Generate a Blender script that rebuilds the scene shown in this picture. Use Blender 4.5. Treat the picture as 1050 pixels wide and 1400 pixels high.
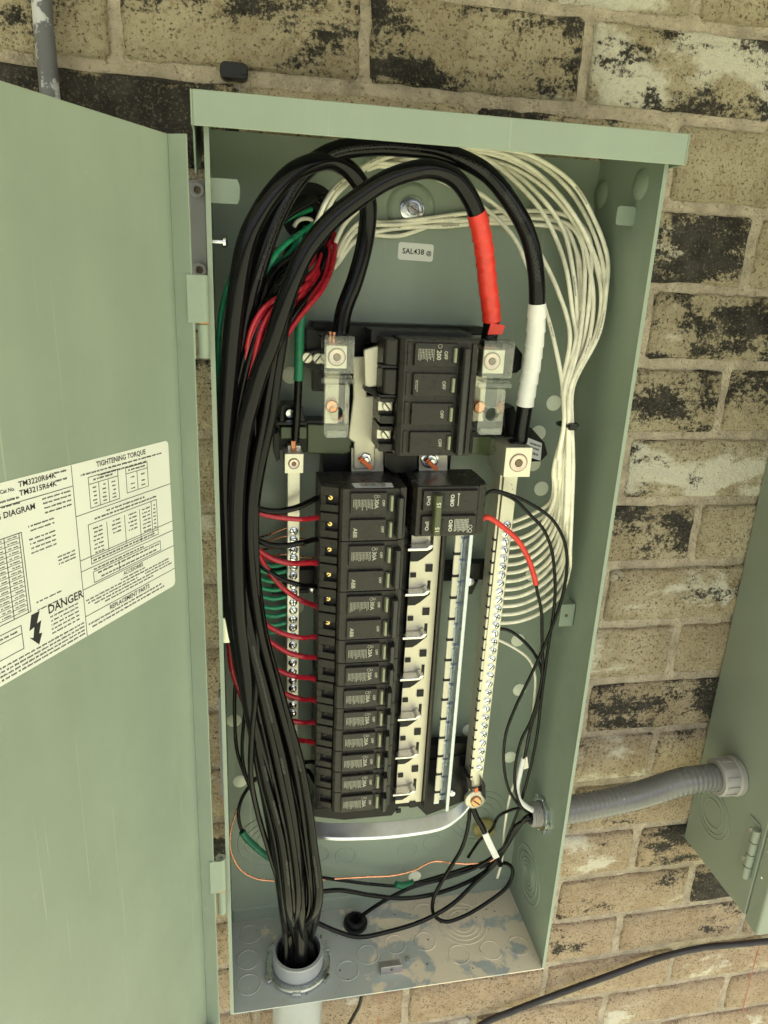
import bpy, bmesh, math, random
from mathutils import Vector, Matrix
from mathutils.geometry import tessellate_polygon
random.seed(7)
for o in list(bpy.data.objects): bpy.data.objects.remove(o)
sc = bpy.context.scene
COL = sc.collection
S = 0.001                                   # everything below is written in millimetres

# ------------------------------------------------------------------ camera
RC = [[0.9814644609845954, -0.18628966634044863, 0.04498524245774353],
      [-0.017389204158647475, -0.3203316257806547, -0.9471458520753029],
      [0.190853680611474, 0.9288077356156584, -0.31763353547376977]]
CC = (21.744494157711074, -604.9904942877333, 795.9913865158237)
FPX = 991.9085675964014
cam = bpy.data.cameras.new('camera'); cam_o = bpy.data.objects.new('camera', cam); COL.objects.link(cam_o)
cam.sensor_fit = 'VERTICAL'; cam.sensor_height = 36.0; cam.lens = 36.0*FPX/1400.0
cam.clip_start = 0.02; cam.clip_end = 200
m3 = Matrix(((RC[0][0], -RC[1][0], -RC[2][0]), (RC[0][1], -RC[1][1], -RC[2][1]), (RC[0][2], -RC[1][2], -RC[2][2])))
cam_o.matrix_world = Matrix.Translation(Vector(CC)*S) @ m3.to_4x4()
sc.camera = cam_o

# ------------------------------------------------------------------ light: sunny day, the wall itself in the shade of an added, unseen overhang
SUN_EL, SUN_AZ = 62.0, 160.0
w = bpy.data.worlds.new('World'); sc.world = w; w.use_nodes = True
nt = w.node_tree; bg = nt.nodes['Background']
sky = nt.nodes.new('ShaderNodeTexSky'); sky.sky_type = 'NISHITA'; sky.sun_disc = False
sky.sun_elevation = math.radians(SUN_EL); sky.sun_rotation = math.radians(SUN_AZ); sky.air_density = 1.0; sky.dust_density = 5.0; sky.ozone_density = .6
nt.links.new(sky.outputs[0], bg.inputs[0]); bg.inputs[1].default_value = 0.14
sl = bpy.data.lights.new('sun', 'SUN'); sl.energy = 5.0; sl.angle = math.radians(0.5); sl.color = (1, .98, .94)
so = bpy.data.objects.new('sun', sl); COL.objects.link(so)
e, a = math.radians(SUN_EL), math.radians(SUN_AZ)
sd = Vector((math.sin(a)*math.cos(e), math.cos(a)*math.cos(e), math.sin(e)))     # towards the sun: high in front of the wall
so.rotation_euler = sd.to_track_quat('Z', 'Y').to_euler(); so.location = (1, -3, 5)
vs = sc.view_settings; vs.view_transform = 'Standard'; vs.look = 'None'; vs.gamma = 1; vs.use_curve_mapping = False
vs.exposure = 1.08

# ------------------------------------------------------------------ pixels of the photograph to points on planes of the place (mm)
def ray(u, v):
    a, b, c = (u-525)/FPX, (v-700)/FPX, 1.0
    return tuple(RC[0][i]*a+RC[1][i]*b+RC[2][i]*c for i in range(3))
def at(u, v, y):
    d = ray(u, v); t = (y-CC[1])/d[1]; return Vector((CC[0]+t*d[0], y, CC[2]+t*d[2]))
def atx(u, v, x):
    d = ray(u, v); t = (x-CC[0])/d[0]; return Vector((x, CC[1]+t*d[1], CC[2]+t*d[2]))
def atz(u, v, z):
    d = ray(u, v); t = (z-CC[2])/d[2]; return Vector((CC[0]+t*d[0], CC[1]+t*d[1], z))

# ------------------------------------------------------------------ materials
MATS = {}
def mat(name, col, rough=.5, metal=0., spec=.5, var=0., vscale=30., bump=0., bscale=400., dirt=None, bdist=.001, coat=0., trans=0., ior=1.45):
    if name in MATS: return MATS[name]
    m = bpy.data.materials.new(name); m.use_nodes = True; t = m.node_tree; b = t.nodes['Principled BSDF']
    N, L = t.nodes.new, t.links.new
    b.inputs['Base Color'].default_value = (*col, 1); b.inputs['Roughness'].default_value = rough
    b.inputs['Metallic'].default_value = metal; b.inputs['Specular IOR Level'].default_value = spec
    b.inputs['Coat Weight'].default_value = coat; b.inputs['Transmission Weight'].default_value = trans; b.inputs['IOR'].default_value = ior
    tc = N('ShaderNodeTexCoord'); src = None
    geo = N('ShaderNodeNewGeometry')
    if var:
        n = N('ShaderNodeTexNoise'); n.inputs['Scale'].default_value = vscale; n.inputs['Detail'].default_value = 6; L(geo.outputs['Position'], n.inputs['Vector'])
        r = N('ShaderNodeMapRange'); r.inputs[1].default_value = .3; r.inputs[2].default_value = .7; r.inputs[3].default_value = 1-var; r.inputs[4].default_value = 1+var
        L(n.outputs[0], r.inputs[0])
        x = N('ShaderNodeMix'); x.data_type = 'RGBA'; x.blend_type = 'MULTIPLY'; x.inputs[0].default_value = 1; x.inputs[6].default_value = (*col, 1)
        L(r.outputs[0], x.inputs[7]); src = x.outputs[2]
        r2 = N('ShaderNodeMapRange'); r2.inputs[1].default_value = .3; r2.inputs[2].default_value = .7; r2.inputs[3].default_value = max(.04, rough-.1); r2.inputs[4].default_value = rough+.1
        L(n.outputs[0], r2.inputs[0]); L(r2.outputs[0], b.inputs['Roughness'])
    if dirt:                                            # (colour, scale, threshold, softness)
        dc, ds, th, sf = dirt
        n = N('ShaderNodeTexNoise'); n.inputs['Scale'].default_value = ds; n.inputs['Detail'].default_value = 9; n.inputs['Roughness'].default_value = .65; L(geo.outputs['Position'], n.inputs['Vector'])
        r = N('ShaderNodeMapRange'); r.inputs[1].default_value = th; r.inputs[2].default_value = th+sf; L(n.outputs[0], r.inputs[0])
        x = N('ShaderNodeMix'); x.data_type = 'RGBA'; L(r.outputs[0], x.inputs[0])
        if src: L(src, x.inputs[6])
        else: x.inputs[6].default_value = (*col, 1)
        x.inputs[7].default_value = (*dc, 1); src = x.outputs[2]
    if src: L(src, b.inputs['Base Color'])
    if bump:
        n = N('ShaderNodeTexNoise'); n.inputs['Scale'].default_value = bscale; n.inputs['Detail'].default_value = 3; L(geo.outputs['Position'], n.inputs['Vector'])
        bp = N('ShaderNodeBump'); bp.inputs['Strength'].default_value = bump; bp.inputs['Distance'].default_value = bdist
        L(n.outputs[0], bp.inputs['Height']); L(bp.outputs[0], b.inputs['Normal'])
    MATS[name] = m; return m

GREEN = (.252, .303, .236)
M_paint = mat('enclosure_paint', GREEN, .38, spec=.45, var=.05, vscale=9, bump=.10, bscale=900, dirt=((.20, .24, .17), 260, .70, .03))
def wear(m):
    t = m.node_tree; N, L = t.nodes.new, t.links.new; b = t.nodes['Principled BSDF']; geo = N('ShaderNodeNewGeometry')
    mp = N('ShaderNodeMapping'); mp.inputs['Scale'].default_value = (9, 9, 1.4); L(geo.outputs['Position'], mp.inputs[0])
    n = N('ShaderNodeTexNoise'); n.inputs['Scale'].default_value = 2.2; n.inputs['Detail'].default_value = 8; n.inputs['Roughness'].default_value = .6; L(mp.outputs[0], n.inputs['Vector'])
    r = N('ShaderNodeMapRange'); r.inputs[1].default_value = .35; r.inputs[2].default_value = .7; r.inputs[3].default_value = .96; r.inputs[4].default_value = 1.03; L(n.outputs[0], r.inputs[0])
    src = b.inputs['Base Color'].links[0].from_socket; x = N('ShaderNodeMix'); x.data_type = 'RGBA'; x.blend_type = 'MULTIPLY'; x.inputs[0].default_value = 1; L(src, x.inputs[6]); L(r.outputs[0], x.inputs[7])
    n3 = N('ShaderNodeTexNoise'); n3.inputs['Scale'].default_value = 46; n3.inputs['Detail'].default_value = 10; n3.inputs['Roughness'].default_value = .75; L(geo.outputs['Position'], n3.inputs['Vector'])
    r3 = N('ShaderNodeMapRange'); r3.inputs[1].default_value = .60; r3.inputs[2].default_value = .74; r3.inputs[4].default_value = .35; L(n3.outputs[0], r3.inputs[0])
    x2 = N('ShaderNodeMix'); x2.data_type = 'RGBA'; L(r3.outputs[0], x2.inputs[0]); L(x.outputs[2], x2.inputs[6]); x2.inputs[7].default_value = (.40, .40, .32, 1); L(x2.outputs[2], b.inputs['Base Color'])
    r4 = N('ShaderNodeMapRange'); r4.inputs[1].default_value = .35; r4.inputs[2].default_value = .7; r4.inputs[3].default_value = .28; r4.inputs[4].default_value = .5; L(n3.outputs[0], r4.inputs[0]); L(r4.outputs[0], b.inputs['Roughness'])
    for ang, thr in ((.6, .715), (-.9, .725)):
        ms = N('ShaderNodeMapping'); ms.inputs['Rotation'].default_value = (0, ang, 0); ms.inputs['Scale'].default_value = (240, 240, 5); L(geo.outputs['Position'], ms.inputs[0])
        ns = N('ShaderNodeTexNoise'); ns.inputs['Scale'].default_value = 1; ns.inputs['Detail'].default_value = 2; L(ms.outputs[0], ns.inputs['Vector'])
        rs = N('ShaderNodeMapRange'); rs.inputs[1].default_value = thr; rs.inputs[2].default_value = thr+.05; rs.inputs[4].default_value = .3; L(ns.outputs[0], rs.inputs[0])
        xs = N('ShaderNodeMix'); xs.data_type = 'RGBA'; L(rs.outputs[0], xs.inputs[0]); L(b.inputs['Base Color'].links[0].from_socket, xs.inputs[6]); xs.inputs[7].default_value = (.46, .48, .40, 1); L(xs.outputs[2], b.inputs['Base Color'])
    n2 = N('ShaderNodeTexNoise'); n2.inputs['Scale'].default_value = 9; n2.inputs['Detail'].default_value = 1; L(geo.outputs['Position'], n2.inputs['Vector'])
    bp = N('ShaderNodeBump'); bp.inputs['Strength'].default_value = .55; bp.inputs['Distance'].default_value = .006; L(n2.outputs[0], bp.inputs['Height'])
    old = b.inputs['Normal'].links[0].from_node; L(bp.outputs[0], old.inputs['Normal'])
wear(M_paint)
M_lit_hole = mat('lit_hole_pale', (.84, .88, .70), .5, bump=.05)
M_black = mat('black_plastic', (.012, .012, .012), .36, spec=.3, var=.15, vscale=60, bump=.12, bscale=1500)
M_base = mat('black_base', (.006, .006, .006), .3, spec=.25, bump=.1)
M_slot = mat('breaker_slot', (.004, .004, .004), .6)
M_brk = mat('breaker_case', (.022, .020, .016), .32, spec=.36, var=.22, vscale=120, bump=.2, bscale=1800, dirt=((.07, .063, .05), 420, .68, .06))
M_handle = mat('breaker_handle', (.016, .016, .015), .22, spec=.6)
M_print = mat('print_ink', (.42, .41, .33), .6)
M_printb = mat('print_black', (.015, .015, .018), .6)
M_alu = mat('tin_plated_bus', (.56, .53, .42), .42, .55, var=.08, vscale=50, bump=.08, bscale=500, dirt=((.5, .45, .38), 90, .66, .1))
M_alub = mat('aluminium_bar', (.60, .58, .47), .36, .6, var=.06, vscale=80, bump=.04, bscale=700)
M_zinc = mat('zinc_steel', (.66, .69, .72), .22, 1., var=.1, vscale=200)
M_galv = mat('galvanised_rail', (.44, .48, .52), .34, 1., var=.12, vscale=150, bump=.1)
M_brass = mat('brass_screw', (.72, .52, .22), .25, 1.)
M_copper = mat('copper_wire', (.80, .38, .22), .28, 1., var=.1, vscale=200)
M_pinkm = mat('set_screw', (.62, .50, .43), .38, .8, var=.08, vscale=300, bump=.1)
M_hex = mat('socket_recess', (.16, .12, .08), .4, .7)
M_red_mark = mat('red_torque_paint', (.74, .17, .045), .5)
M_redtape = mat('red_tape', (.62, .035, .022), .34, spec=.5, var=.1, vscale=90)
M_whitetape = mat('white_tape', (.72, .72, .68), .42, var=.04, vscale=90)
M_greentape = mat('green_tape', (.018, .17, .085), .36, var=.12, vscale=100)
M_label = mat('label_paper', (.72, .73, .66), .5, var=.02, vscale=20)
M_white = mat('white_paper', (.62, .63, .66), .45)
M_gbox = mat('grey_box', (.20, .20, .215), .5, var=.08, vscale=14)
M_pvc = mat('pvc_conduit', (.29, .31, .31), .42, var=.08, vscale=30, bump=.05)
M_flex = mat('grey_flex', (.125, .125, .12), .22, spec=.55, var=.06, vscale=30, dirt=((.30, .28, .24), 60, .66, .1))
M_fit = mat('grey_fitting', (.30, .29, .27), .45, var=.1, vscale=60, bump=.1)
M_box2 = mat('meter_box_paint', (.22, .25, .20), .45, var=.06, vscale=8, bump=.06, bscale=900)
M_emt = mat('painted_pipe', (.11, .11, .12), .5, .1, var=.12, vscale=40, dirt=((.46, .46, .48), 22, .55, .03), bump=.2)
def clear_mat():
    m = bpy.data.materials.new('clear_plastic'); m.use_nodes = True; t = m.node_tree; N, L = t.nodes.new, t.links.new
    t.nodes.remove(t.nodes['Principled BSDF']); tr = N('ShaderNodeBsdfTransparent'); tr.inputs[0].default_value = (.975, .985, .97, 1)
    gl = N('ShaderNodeBsdfGlossy'); gl.inputs['Roughness'].default_value = .05; lw = N('ShaderNodeLayerWeight'); lw.inputs[0].default_value = .5; pw = N('ShaderNodeMath'); pw.operation = 'POWER'; L(lw.outputs['Facing'], pw.inputs[0]); pw.inputs[1].default_value = 2.6; fr = N('ShaderNodeMapRange'); L(pw.outputs[0], fr.inputs[0]); fr.inputs[3].default_value = .06; fr.inputs[4].default_value = .75
    df = N('ShaderNodeBsdfDiffuse'); df.inputs[0].default_value = (.7, .74, .68, 1); m2 = N('ShaderNodeMixShader'); m2.inputs[0].default_value = .01; L(tr.outputs[0], m2.inputs[1]); L(df.outputs[0], m2.inputs[2])
    mx = N('ShaderNodeMixShader'); L(fr.outputs[0], mx.inputs[0]); L(m2.outputs[0], mx.inputs[1]); L(gl.outputs[0], mx.inputs[2]); L(mx.outputs[0], t.nodes['Material Output'].inputs[0]); return m
M_clearp = clear_mat()
M_rust = mat('rust', (.42, .20, .05), .8)

def wire_mat(name, col, rough=.3, ink=None, density=.5, sp_=.5):
    """insulation with the maker's print running along the wire (UV: u = metres along it, v = turn)"""
    if name in MATS: return MATS[name]
    m = bpy.data.materials.new(name); m.use_nodes = True; t = m.node_tree; b = t.nodes['Principled BSDF']; N, L = t.nodes.new, t.links.new
    b.inputs['Roughness'].default_value = rough; b.inputs['Base Color'].default_value = (*col, 1); b.inputs['Specular IOR Level'].default_value = sp_
    geo = N('ShaderNodeNewGeometry')
    n0 = N('ShaderNodeTexNoise'); n0.inputs['Scale'].default_value = 70; n0.inputs['Detail'].default_value = 5; L(geo.outputs['Position'], n0.inputs['Vector'])
    r0 = N('ShaderNodeMapRange'); r0.inputs[1].default_value = .3; r0.inputs[2].default_value = .7; r0.inputs[3].default_value = .86; r0.inputs[4].default_value = 1.14; L(n0.outputs[0], r0.inputs[0])
    x0 = N('ShaderNodeMix'); x0.data_type = 'RGBA'; x0.blend_type = 'MULTIPLY'; x0.inputs[0].default_value = 1; x0.inputs[6].default_value = (*col, 1); L(r0.outputs[0], x0.inputs[7])
    out = x0.outputs[2]
    rr = N('ShaderNodeMapRange'); rr.inputs[1].default_value = .3; rr.inputs[2].default_value = .7; rr.inputs[3].default_value = rough*.75; rr.inputs[4].default_value = rough*1.4; L(n0.outputs[0], rr.inputs[0]); L(rr.outputs[0], b.inputs['Roughness'])
    if ink:
        uv = N('ShaderNodeUVMap'); sp = N('ShaderNodeSeparateXYZ'); L(uv.outputs[0], sp.inputs[0])
        def band(sock, lo, hi):
            a = N('ShaderNodeMath'); a.operation = 'GREATER_THAN'; L(sock, a.inputs[0]); a.inputs[1].default_value = lo
            c = N('ShaderNodeMath'); c.operation = 'LESS_THAN'; L(sock, c.inputs[0]); c.inputs[1].default_value = hi
            d = N('ShaderNodeMath'); d.operation = 'MULTIPLY'; L(a.outputs[0], d.inputs[0]); L(c.outputs[0], d.inputs[1]); return d.outputs[0]
        oi = N('ShaderNodeObjectInfo')
        sh = N('ShaderNodeMath'); sh.operation = 'ADD'; L(sp.outputs[1], sh.inputs[0]); L(oi.outputs['Random'], sh.inputs[1])
        fr = N('ShaderNodeMath'); fr.operation = 'FRACT'; L(sh.outputs[0], fr.inputs[0])
        bd = band(fr.outputs[0], .30, .40)
        cb = N('ShaderNodeCombineXYZ'); k = N('ShaderNodeMath'); k.operation = 'MULTIPLY'; L(sp.outputs[0], k.inputs[0]); k.inputs[1].default_value = 520
        k2 = N('ShaderNodeMath'); k2.operation = 'MULTIPLY'; L(fr.outputs[0], k2.inputs[0]); k2.inputs[1].default_value = 22
        L(k.outputs[0], cb.inputs[0]); L(k2.outputs[0], cb.inputs[1])
        n1 = N('ShaderNodeTexNoise'); n1.inputs['Scale'].default_value = 1.6; n1.inputs['Detail'].default_value = 1; L(cb.outputs[0], n1.inputs['Vector'])
        g1 = N('ShaderNodeMath'); g1.operation = 'GREATER_THAN'; L(n1.outputs[0], g1.inputs[0]); g1.inputs[1].default_value = .47
        cb2 = N('ShaderNodeCombineXYZ'); k3 = N('ShaderNodeMath'); k3.operation = 'MULTIPLY'; L(sp.outputs[0], k3.inputs[0]); k3.inputs[1].default_value = 26; L(k3.outputs[0], cb2.inputs[0])
        L(oi.outputs['Random'], cb2.inputs[2])
        n2 = N('ShaderNodeTexNoise'); n2.inputs['Scale'].default_value = 1; n2.inputs['Detail'].default_value = 0; L(cb2.outputs[0], n2.inputs['Vector'])
        g2 = N('ShaderNodeMath'); g2.operation = 'GREATER_THAN'; L(n2.outputs[0], g2.inputs[0]); g2.inputs[1].default_value = 1-density
        q = N('ShaderNodeMath'); q.operation = 'MULTIPLY'; L(bd, q.inputs[0]); L(g1.outputs[0], q.inputs[1])
        q2 = N('ShaderNodeMath'); q2.operation = 'MULTIPLY'; L(q.outputs[0], q2.inputs[0]); L(g2.outputs[0], q2.inputs[1])
        x = N('ShaderNodeMix'); x.data_type = 'RGBA'; L(q2.outputs[0], x.inputs[0]); L(out, x.inputs[6]); x.inputs[7].default_value = (*ink, 1); out = x.outputs[2]
    L(out, b.inputs['Base Color'])
    MATS[name] = m; return m
M_wblack = wire_mat('black_insulation', (.004, .004, .004), .16, (.05, .05, .045), .45, .2)
M_cable = wire_mat('black_cable_jacket', (.0045, .0045, .005), .14, (.025, .025, .025), .6, .2)
M_wwhite = wire_mat('white_insulation', (.80, .77, .62), .30, (.16, .15, .13), .32)
M_wred = wire_mat('red_insulation', (.42, .014, .028), .26, (.05, .01, .01), .35)
M_wgreen = wire_mat('green_insulation', (.016, .31, .14), .28, (.01, .04, .02), .45)
M_cord = wire_mat('outdoor_cord', (.018, .015, .017), .5)

def brick_mat(name):
    """fired face with charcoal and lime patches; obj.color = (dark amount, pale amount, pinkness standing for the light low on the wall, seed)"""
    m = bpy.data.materials.new(name); m.use_nodes = True; t = m.node_tree; b = t.nodes['Principled BSDF']; N, L = t.nodes.new, t.links.new
    b.inputs['Roughness'].default_value = .88; b.inputs['Specular IOR Level'].default_value = .25
    oi = N('ShaderNodeObjectInfo'); sp = N('ShaderNodeSeparateColor'); L(oi.outputs['Color'], sp.inputs[0])
    geo = N('ShaderNodeNewGeometry')
    def math_(op, a, bv):
        q = N('ShaderNodeMath'); q.operation = op
        for i, s in enumerate((a, bv)):
            if isinstance(s, (int, float)): q.inputs[i].default_value = s
            else: L(s, q.inputs[i])
        return q.outputs[0]
    off = N('ShaderNodeCombineXYZ'); L(math_('MULTIPLY', oi.outputs['Random'], 37.), off.inputs[0]); L(math_('MULTIPLY', oi.outputs['Random'], 11.), off.inputs[1]); L(math_('MULTIPLY', oi.outputs['Random'], 23.), off.inputs[2])
    ad = N('ShaderNodeVectorMath'); ad.operation = 'ADD'; L(geo.outputs['Position'], ad.inputs[0]); L(off.outputs[0], ad.inputs[1]); P = ad.outputs[0]
    st = N('ShaderNodeMapping'); st.inputs['Scale'].default_value = (.62, 1, 1.15); L(P, st.inputs[0])
    def noise(scale, det=6, rough=.6, vec=P, dist=0.):
        n = N('ShaderNodeTexNoise'); n.inputs['Scale'].default_value = scale; n.inputs['Detail'].default_value = det; n.inputs['Roughness'].default_value = rough; n.inputs['Distortion'].default_value = dist; L(vec, n.inputs['Vector']); return n.outputs[0]
    def ramp(s, lo, hi, a=0., z=1.):
        r = N('ShaderNodeMapRange'); L(s, r.inputs[0])
        for i, vv in ((1, lo), (2, hi), (3, a), (4, z)):
            if isinstance(vv, (int, float)): r.inputs[i].default_value = vv
            else: L(vv, r.inputs[i])
        return r.outputs[0]
    def mix(f, a, c, mode='MIX'):
        x = N('ShaderNodeMix'); x.data_type = 'RGBA'; x.blend_type = mode
        for i, s in ((0, f), (6, a), (7, c)):
            if isinstance(s, (int, float)): x.inputs[i].default_value = s
            elif isinstance(s, tuple): x.inputs[i].default_value = (*s, 1)
            else: L(s, x.inputs[i])
        return x.outputs[2]
    tan = mix(sp.outputs[2], (.40, .335, .22), (.42, .305, .20))
    c = mix(ramp(noise(16), .35, .65), tan, mix(sp.outputs[2], (.53, .46, .32), (.52, .41, .285)))
    c = mix(ramp(noise(130, 5, .7), .53, .68, 0., .8), c, (.25, .17, .085))                     # brown pits
    fine = noise(330, 3)
    c = mix(ramp(fine, .55, .66), c, (.13, .10, .06)); c = mix(ramp(noise(260, 4, .7), .60, .70, 0., .7), c, (.66, .60, .45))
    big = noise(14, 9, .68, st.outputs[0], .15)
    edge = noise(240, 5, .75)
    f1 = math_('ADD', big, math_('MULTIPLY', math_('SUBTRACT', edge, .5), .36))
    pale_th = math_('SUBTRACT', .78, math_('MULTIPLY', sp.outputs[1], .40))
    big2 = noise(17, 8, .62, st.outputs[0], .3)
    f2 = math_('ADD', math_('SUBTRACT', 1., big2), math_('MULTIPLY', math_('SUBTRACT', edge, .5), .18))
    c = mix(ramp(f2, pale_th, math_('ADD', pale_th, .07), 0., .75), c, (.78, .75, .63))
    dk_th = math_('SUBTRACT', .70, math_('MULTIPLY', sp.outputs[0], .315))
    dmask = ramp(f1, dk_th, math_('ADD', dk_th, .045), 0., .97)
    dark = mix(ramp(noise(420, 5, .75), .54, .68), mix(ramp(noise(45, 4), .42, .68), (.016, .016, .0155), (.06, .054, .047)), (.20, .17, .125))
    c = mix(dmask, c, dark)
    L(c, b.inputs['Base Color'])
    h = math_('ADD', math_('MULTIPLY', noise(420, 4, .7), .6), math_('ADD', math_('MULTIPLY', noise(90, 5, .65), 1.2), math_('MULTIPLY', dmask, .10)))
    bp = N('ShaderNodeBump'); bp.inputs['Strength'].default_value = 1.; bp.inputs['Distance'].default_value = .0075; L(h, bp.inputs['Height']); L(bp.outputs[0], b.inputs['Normal'])
    return m
M_brick = brick_mat('tumbled_brick')
M_mortar = mat('sandy_mortar', (.38, .325, .245), .95, spec=.2, var=.24, vscale=55, bump=1., bscale=330, bdist=.004, dirt=((.22, .18, .13), 240, .57, .08))

# ------------------------------------------------------------------ mesh building
class MB:
    def __init__(s): s.v = []; s.f = []; s.m = []; s.uv = {}
    def add(s, vs, fs, mi=0):
        o = len(s.v); s.v += [tuple(x) for x in vs]
        for f in fs: s.f.append(tuple(i+o for i in f)); s.m.append(mi)
        return s
    def box(s, x0, x1, y0, y1, z0, z1, mi=0, M=None):
        vs = [Vector((x, y, z)) for x in (x0, x1) for y in (y0, y1) for z in (z0, z1)]
        if M: vs = [M @ q for q in vs]
        return s.add(vs, [(0, 1, 3, 2), (4, 6, 7, 5), (0, 4, 5, 1), (2, 3, 7, 6), (0, 2, 6, 4), (1, 5, 7, 3)], mi)
    def prism(s, poly, z0, z1, axes='xyz', mi=0, M=None):
        """poly in the first two axes, extruded along the third"""
        n = len(poly); ix = ['xyz'.index(c) for c in axes]; vs = []
        for z in (z0, z1):
            for p in poly:
                q = [0, 0, 0]; q[ix[0]] = p[0]; q[ix[1]] = p[1]; q[ix[2]] = z; q = Vector(q); vs.append(M @ q if M else q)
        fs = [tuple(range(n))[::-1], tuple(range(n, 2*n))] + [(i, (i+1) % n, n+(i+1) % n, n+i) for i in range(n)]
        return s.add(vs, fs, mi)
    def lathe(s, prof, c, axis, n=24, mi=0, closed=False):
        """profile of (radius, height) turned about an axis through c"""
        ax = Vector(axis).normalized(); t = ax.orthogonal().normalized(); u = ax.cross(t); c = Vector(c); vs = []
        for r, h in prof:
            for i in range(n):
                a = 2*math.pi*i/n; vs.append(c+ax*h+(t*math.cos(a)+u*math.sin(a))*r)
        fs = []; k = len(prof)
        for j in range(k if closed else k-1):
            for i in range(n):
                a, b2 = j*n+i, j*n+(i+1) % n; c2, d = ((j+1) % k)*n+(i+1) % n, ((j+1) % k)*n+i
                fs.append((a, b2, c2, d))
        if not closed:
            if prof[0][0] > 1e-6: fs.append(tuple(range(n))[::-1])
            if prof[-1][0] > 1e-6: fs.append(tuple((k-1)*n+i for i in range(n)))
        return s.add(vs, fs, mi)
    def cyl(s, c, axis, r, h, n=20, mi=0, ch=0.):
        return s.lathe([(r-ch, 0), (r, ch), (r, h-ch), (r-ch, h)] if ch else [(r, 0), (r, h)], c, axis, n, mi)
    def ring(s, c, axis, R, r, n=32, mi=0, k=6, flat=1.):
        return s.lathe([(R+r*math.cos(2*math.pi*j/k), flat*r*math.sin(2*math.pi*j/k)) for j in range(k)], c, axis, n, mi, True)
    def tube(s, path, r, n=10, mi=0, rf=None):
        N = len(path); T = []
        for i in range(N): T.append((path[min(i+1, N-1)]-path[max(i-1, 0)]).normalized())
        u = T[0].orthogonal().normalized(); o = len(s.v); ln = 0; uvs = []; vs = []
        for i in range(N):
            if i:
                ln += (path[i]-path[i-1]).length
                u = (u-T[i]*u.dot(T[i])).normalized()
            w2 = T[i].cross(u); rr = r*(rf(i/(N-1)) if rf else 1)
            for j in range(n):
                a = 2*math.pi*j/n; vs.append(path[i]+(u*math.cos(a)+w2*math.sin(a))*rr)
            uvs.append(ln*S)
        fs = []
        for i in range(N-1):
            for j in range(n):
                k = (j+1) % n; s.uv[len(s.f)+len(fs)] = [(uvs[i], j/n), (uvs[i], (j+1)/n), (uvs[i+1], (j+1)/n), (uvs[i+1], j/n)]
                fs.append((i*n+j, i*n+k, (i+1)*n+k, (i+1)*n+j))
        fs += [tuple(range(n))[::-1], tuple((N-1)*n+j for j in range(n))]
        return s.add(vs, fs, mi)
    def plate(s, outer, holes, y0, y1, axes='xyz', mi=0):
        """sheet with holes: 2-D outlines in the first two axes, thickness along the third"""
        ix = ['xyz'.index(c) for c in axes]
        loops = [outer]+holes; tri = tessellate_polygon([[Vector((p[0], p[1], 0)) for p in l] for l in loops])
        flat = [p for l in loops for p in l]; n = len(flat); vs = []
        for y in (y0, y1):
            for p in flat:
                q = [0, 0, 0]; q[ix[0]] = p[0]; q[ix[1]] = p[1]; q[ix[2]] = y; vs.append(q)
        fs = [tuple(t) for t in tri]+[tuple(i+n for i in reversed(t)) for t in tri]; o = 0
        for l in loops:
            k = len(l)
            for i in range(k): a, b2 = o+i, o+(i+1) % k; fs.append((a, b2, b2+n, a+n))
            o += k
        return s.add(vs, fs, mi)
    def text(s, txt, size, M, mi=0, align='CENTER', sx=1.):
        vs, fs = text_mesh(txt, align); return s.add([M @ Vector((x*size*sx, 0, z*size)) for x, z in vs], fs, mi)
    def build(s, name, mats, parent=None, smooth=None, bevel=0, loc=None, seg=2):
        me = bpy.data.meshes.new(name); o0 = Vector(loc) if loc is not None else Vector((0, 0, 0))
        me.from_pydata([tuple((Vector(v)-o0)*S) for v in s.v], [], s.f)
        if not isinstance(mats, (list, tuple)): mats = [mats]
        for m in mats: me.materials.append(m)
        me.polygons.foreach_set('material_index', s.m)
        if s.uv:
            l = me.uv_layers.new(name='UVMap')
            for fi, q in s.uv.items():
                for li, c in zip(me.polygons[fi].loop_indices, q): l.data[li].uv = c
        bm = bmesh.new(); bm.from_mesh(me); bmesh.ops.recalc_face_normals(bm, faces=bm.faces); bm.to_mesh(me); bm.free()
        if smooth is not None:
            me.polygons.foreach_set('use_smooth', [True]*len(me.polygons)); me.set_sharp_from_angle(angle=math.radians(smooth))
        me.update()
        o = bpy.data.objects.new(name, me); COL.objects.link(o); o.location = o0*S
        if bevel:
            b = o.modifiers.new('bevel', 'BEVEL'); b.width = bevel*S; b.segments = seg; b.limit_method = 'ANGLE'; b.angle_limit = math.radians(40); b.harden_normals = False
        if parent: o.parent = parent; o.location = (o0-PLOC.get(parent.name, Vector((0, 0, 0))))*S if loc is not None else -PLOC.get(parent.name, Vector((0, 0, 0)))*S
        return o
PLOC = {}
_T = {}
def text_mesh(txt, align, bold=.018):
    if (txt, align) in _T: return _T[(txt, align)]
    c = bpy.data.curves.new('t', 'FONT'); c.body = txt; c.size = 1; c.align_x = align; c.align_y = 'CENTER'; c.resolution_u = 2; c.offset = bold
    o = bpy.data.objects.new('t', c); COL.objects.link(o); bpy.context.view_layer.update()
    me = o.to_mesh(); r = ([(v.co.x, v.co.y) for v in me.vertices], [tuple(p.vertices) for p in me.polygons]); o.to_mesh_clear()
    bpy.data.objects.remove(o); bpy.data.curves.remove(c); _T[(txt, align)] = r; return r
def thing(name, label, cat, loc=(0, 0, 0), group=None):
    o = bpy.data.objects.new(name, None); COL.objects.link(o); o.location = Vector(loc)*S; o.empty_display_size = .02
    PLOC[o.name] = Vector(loc); o['label'] = label; o['category'] = cat
    if group: o['group'] = group
    return o
def tag(o, label, cat, group=None):
    o['label'] = label; o['category'] = cat
    if group: o['group'] = group
    return o
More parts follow.
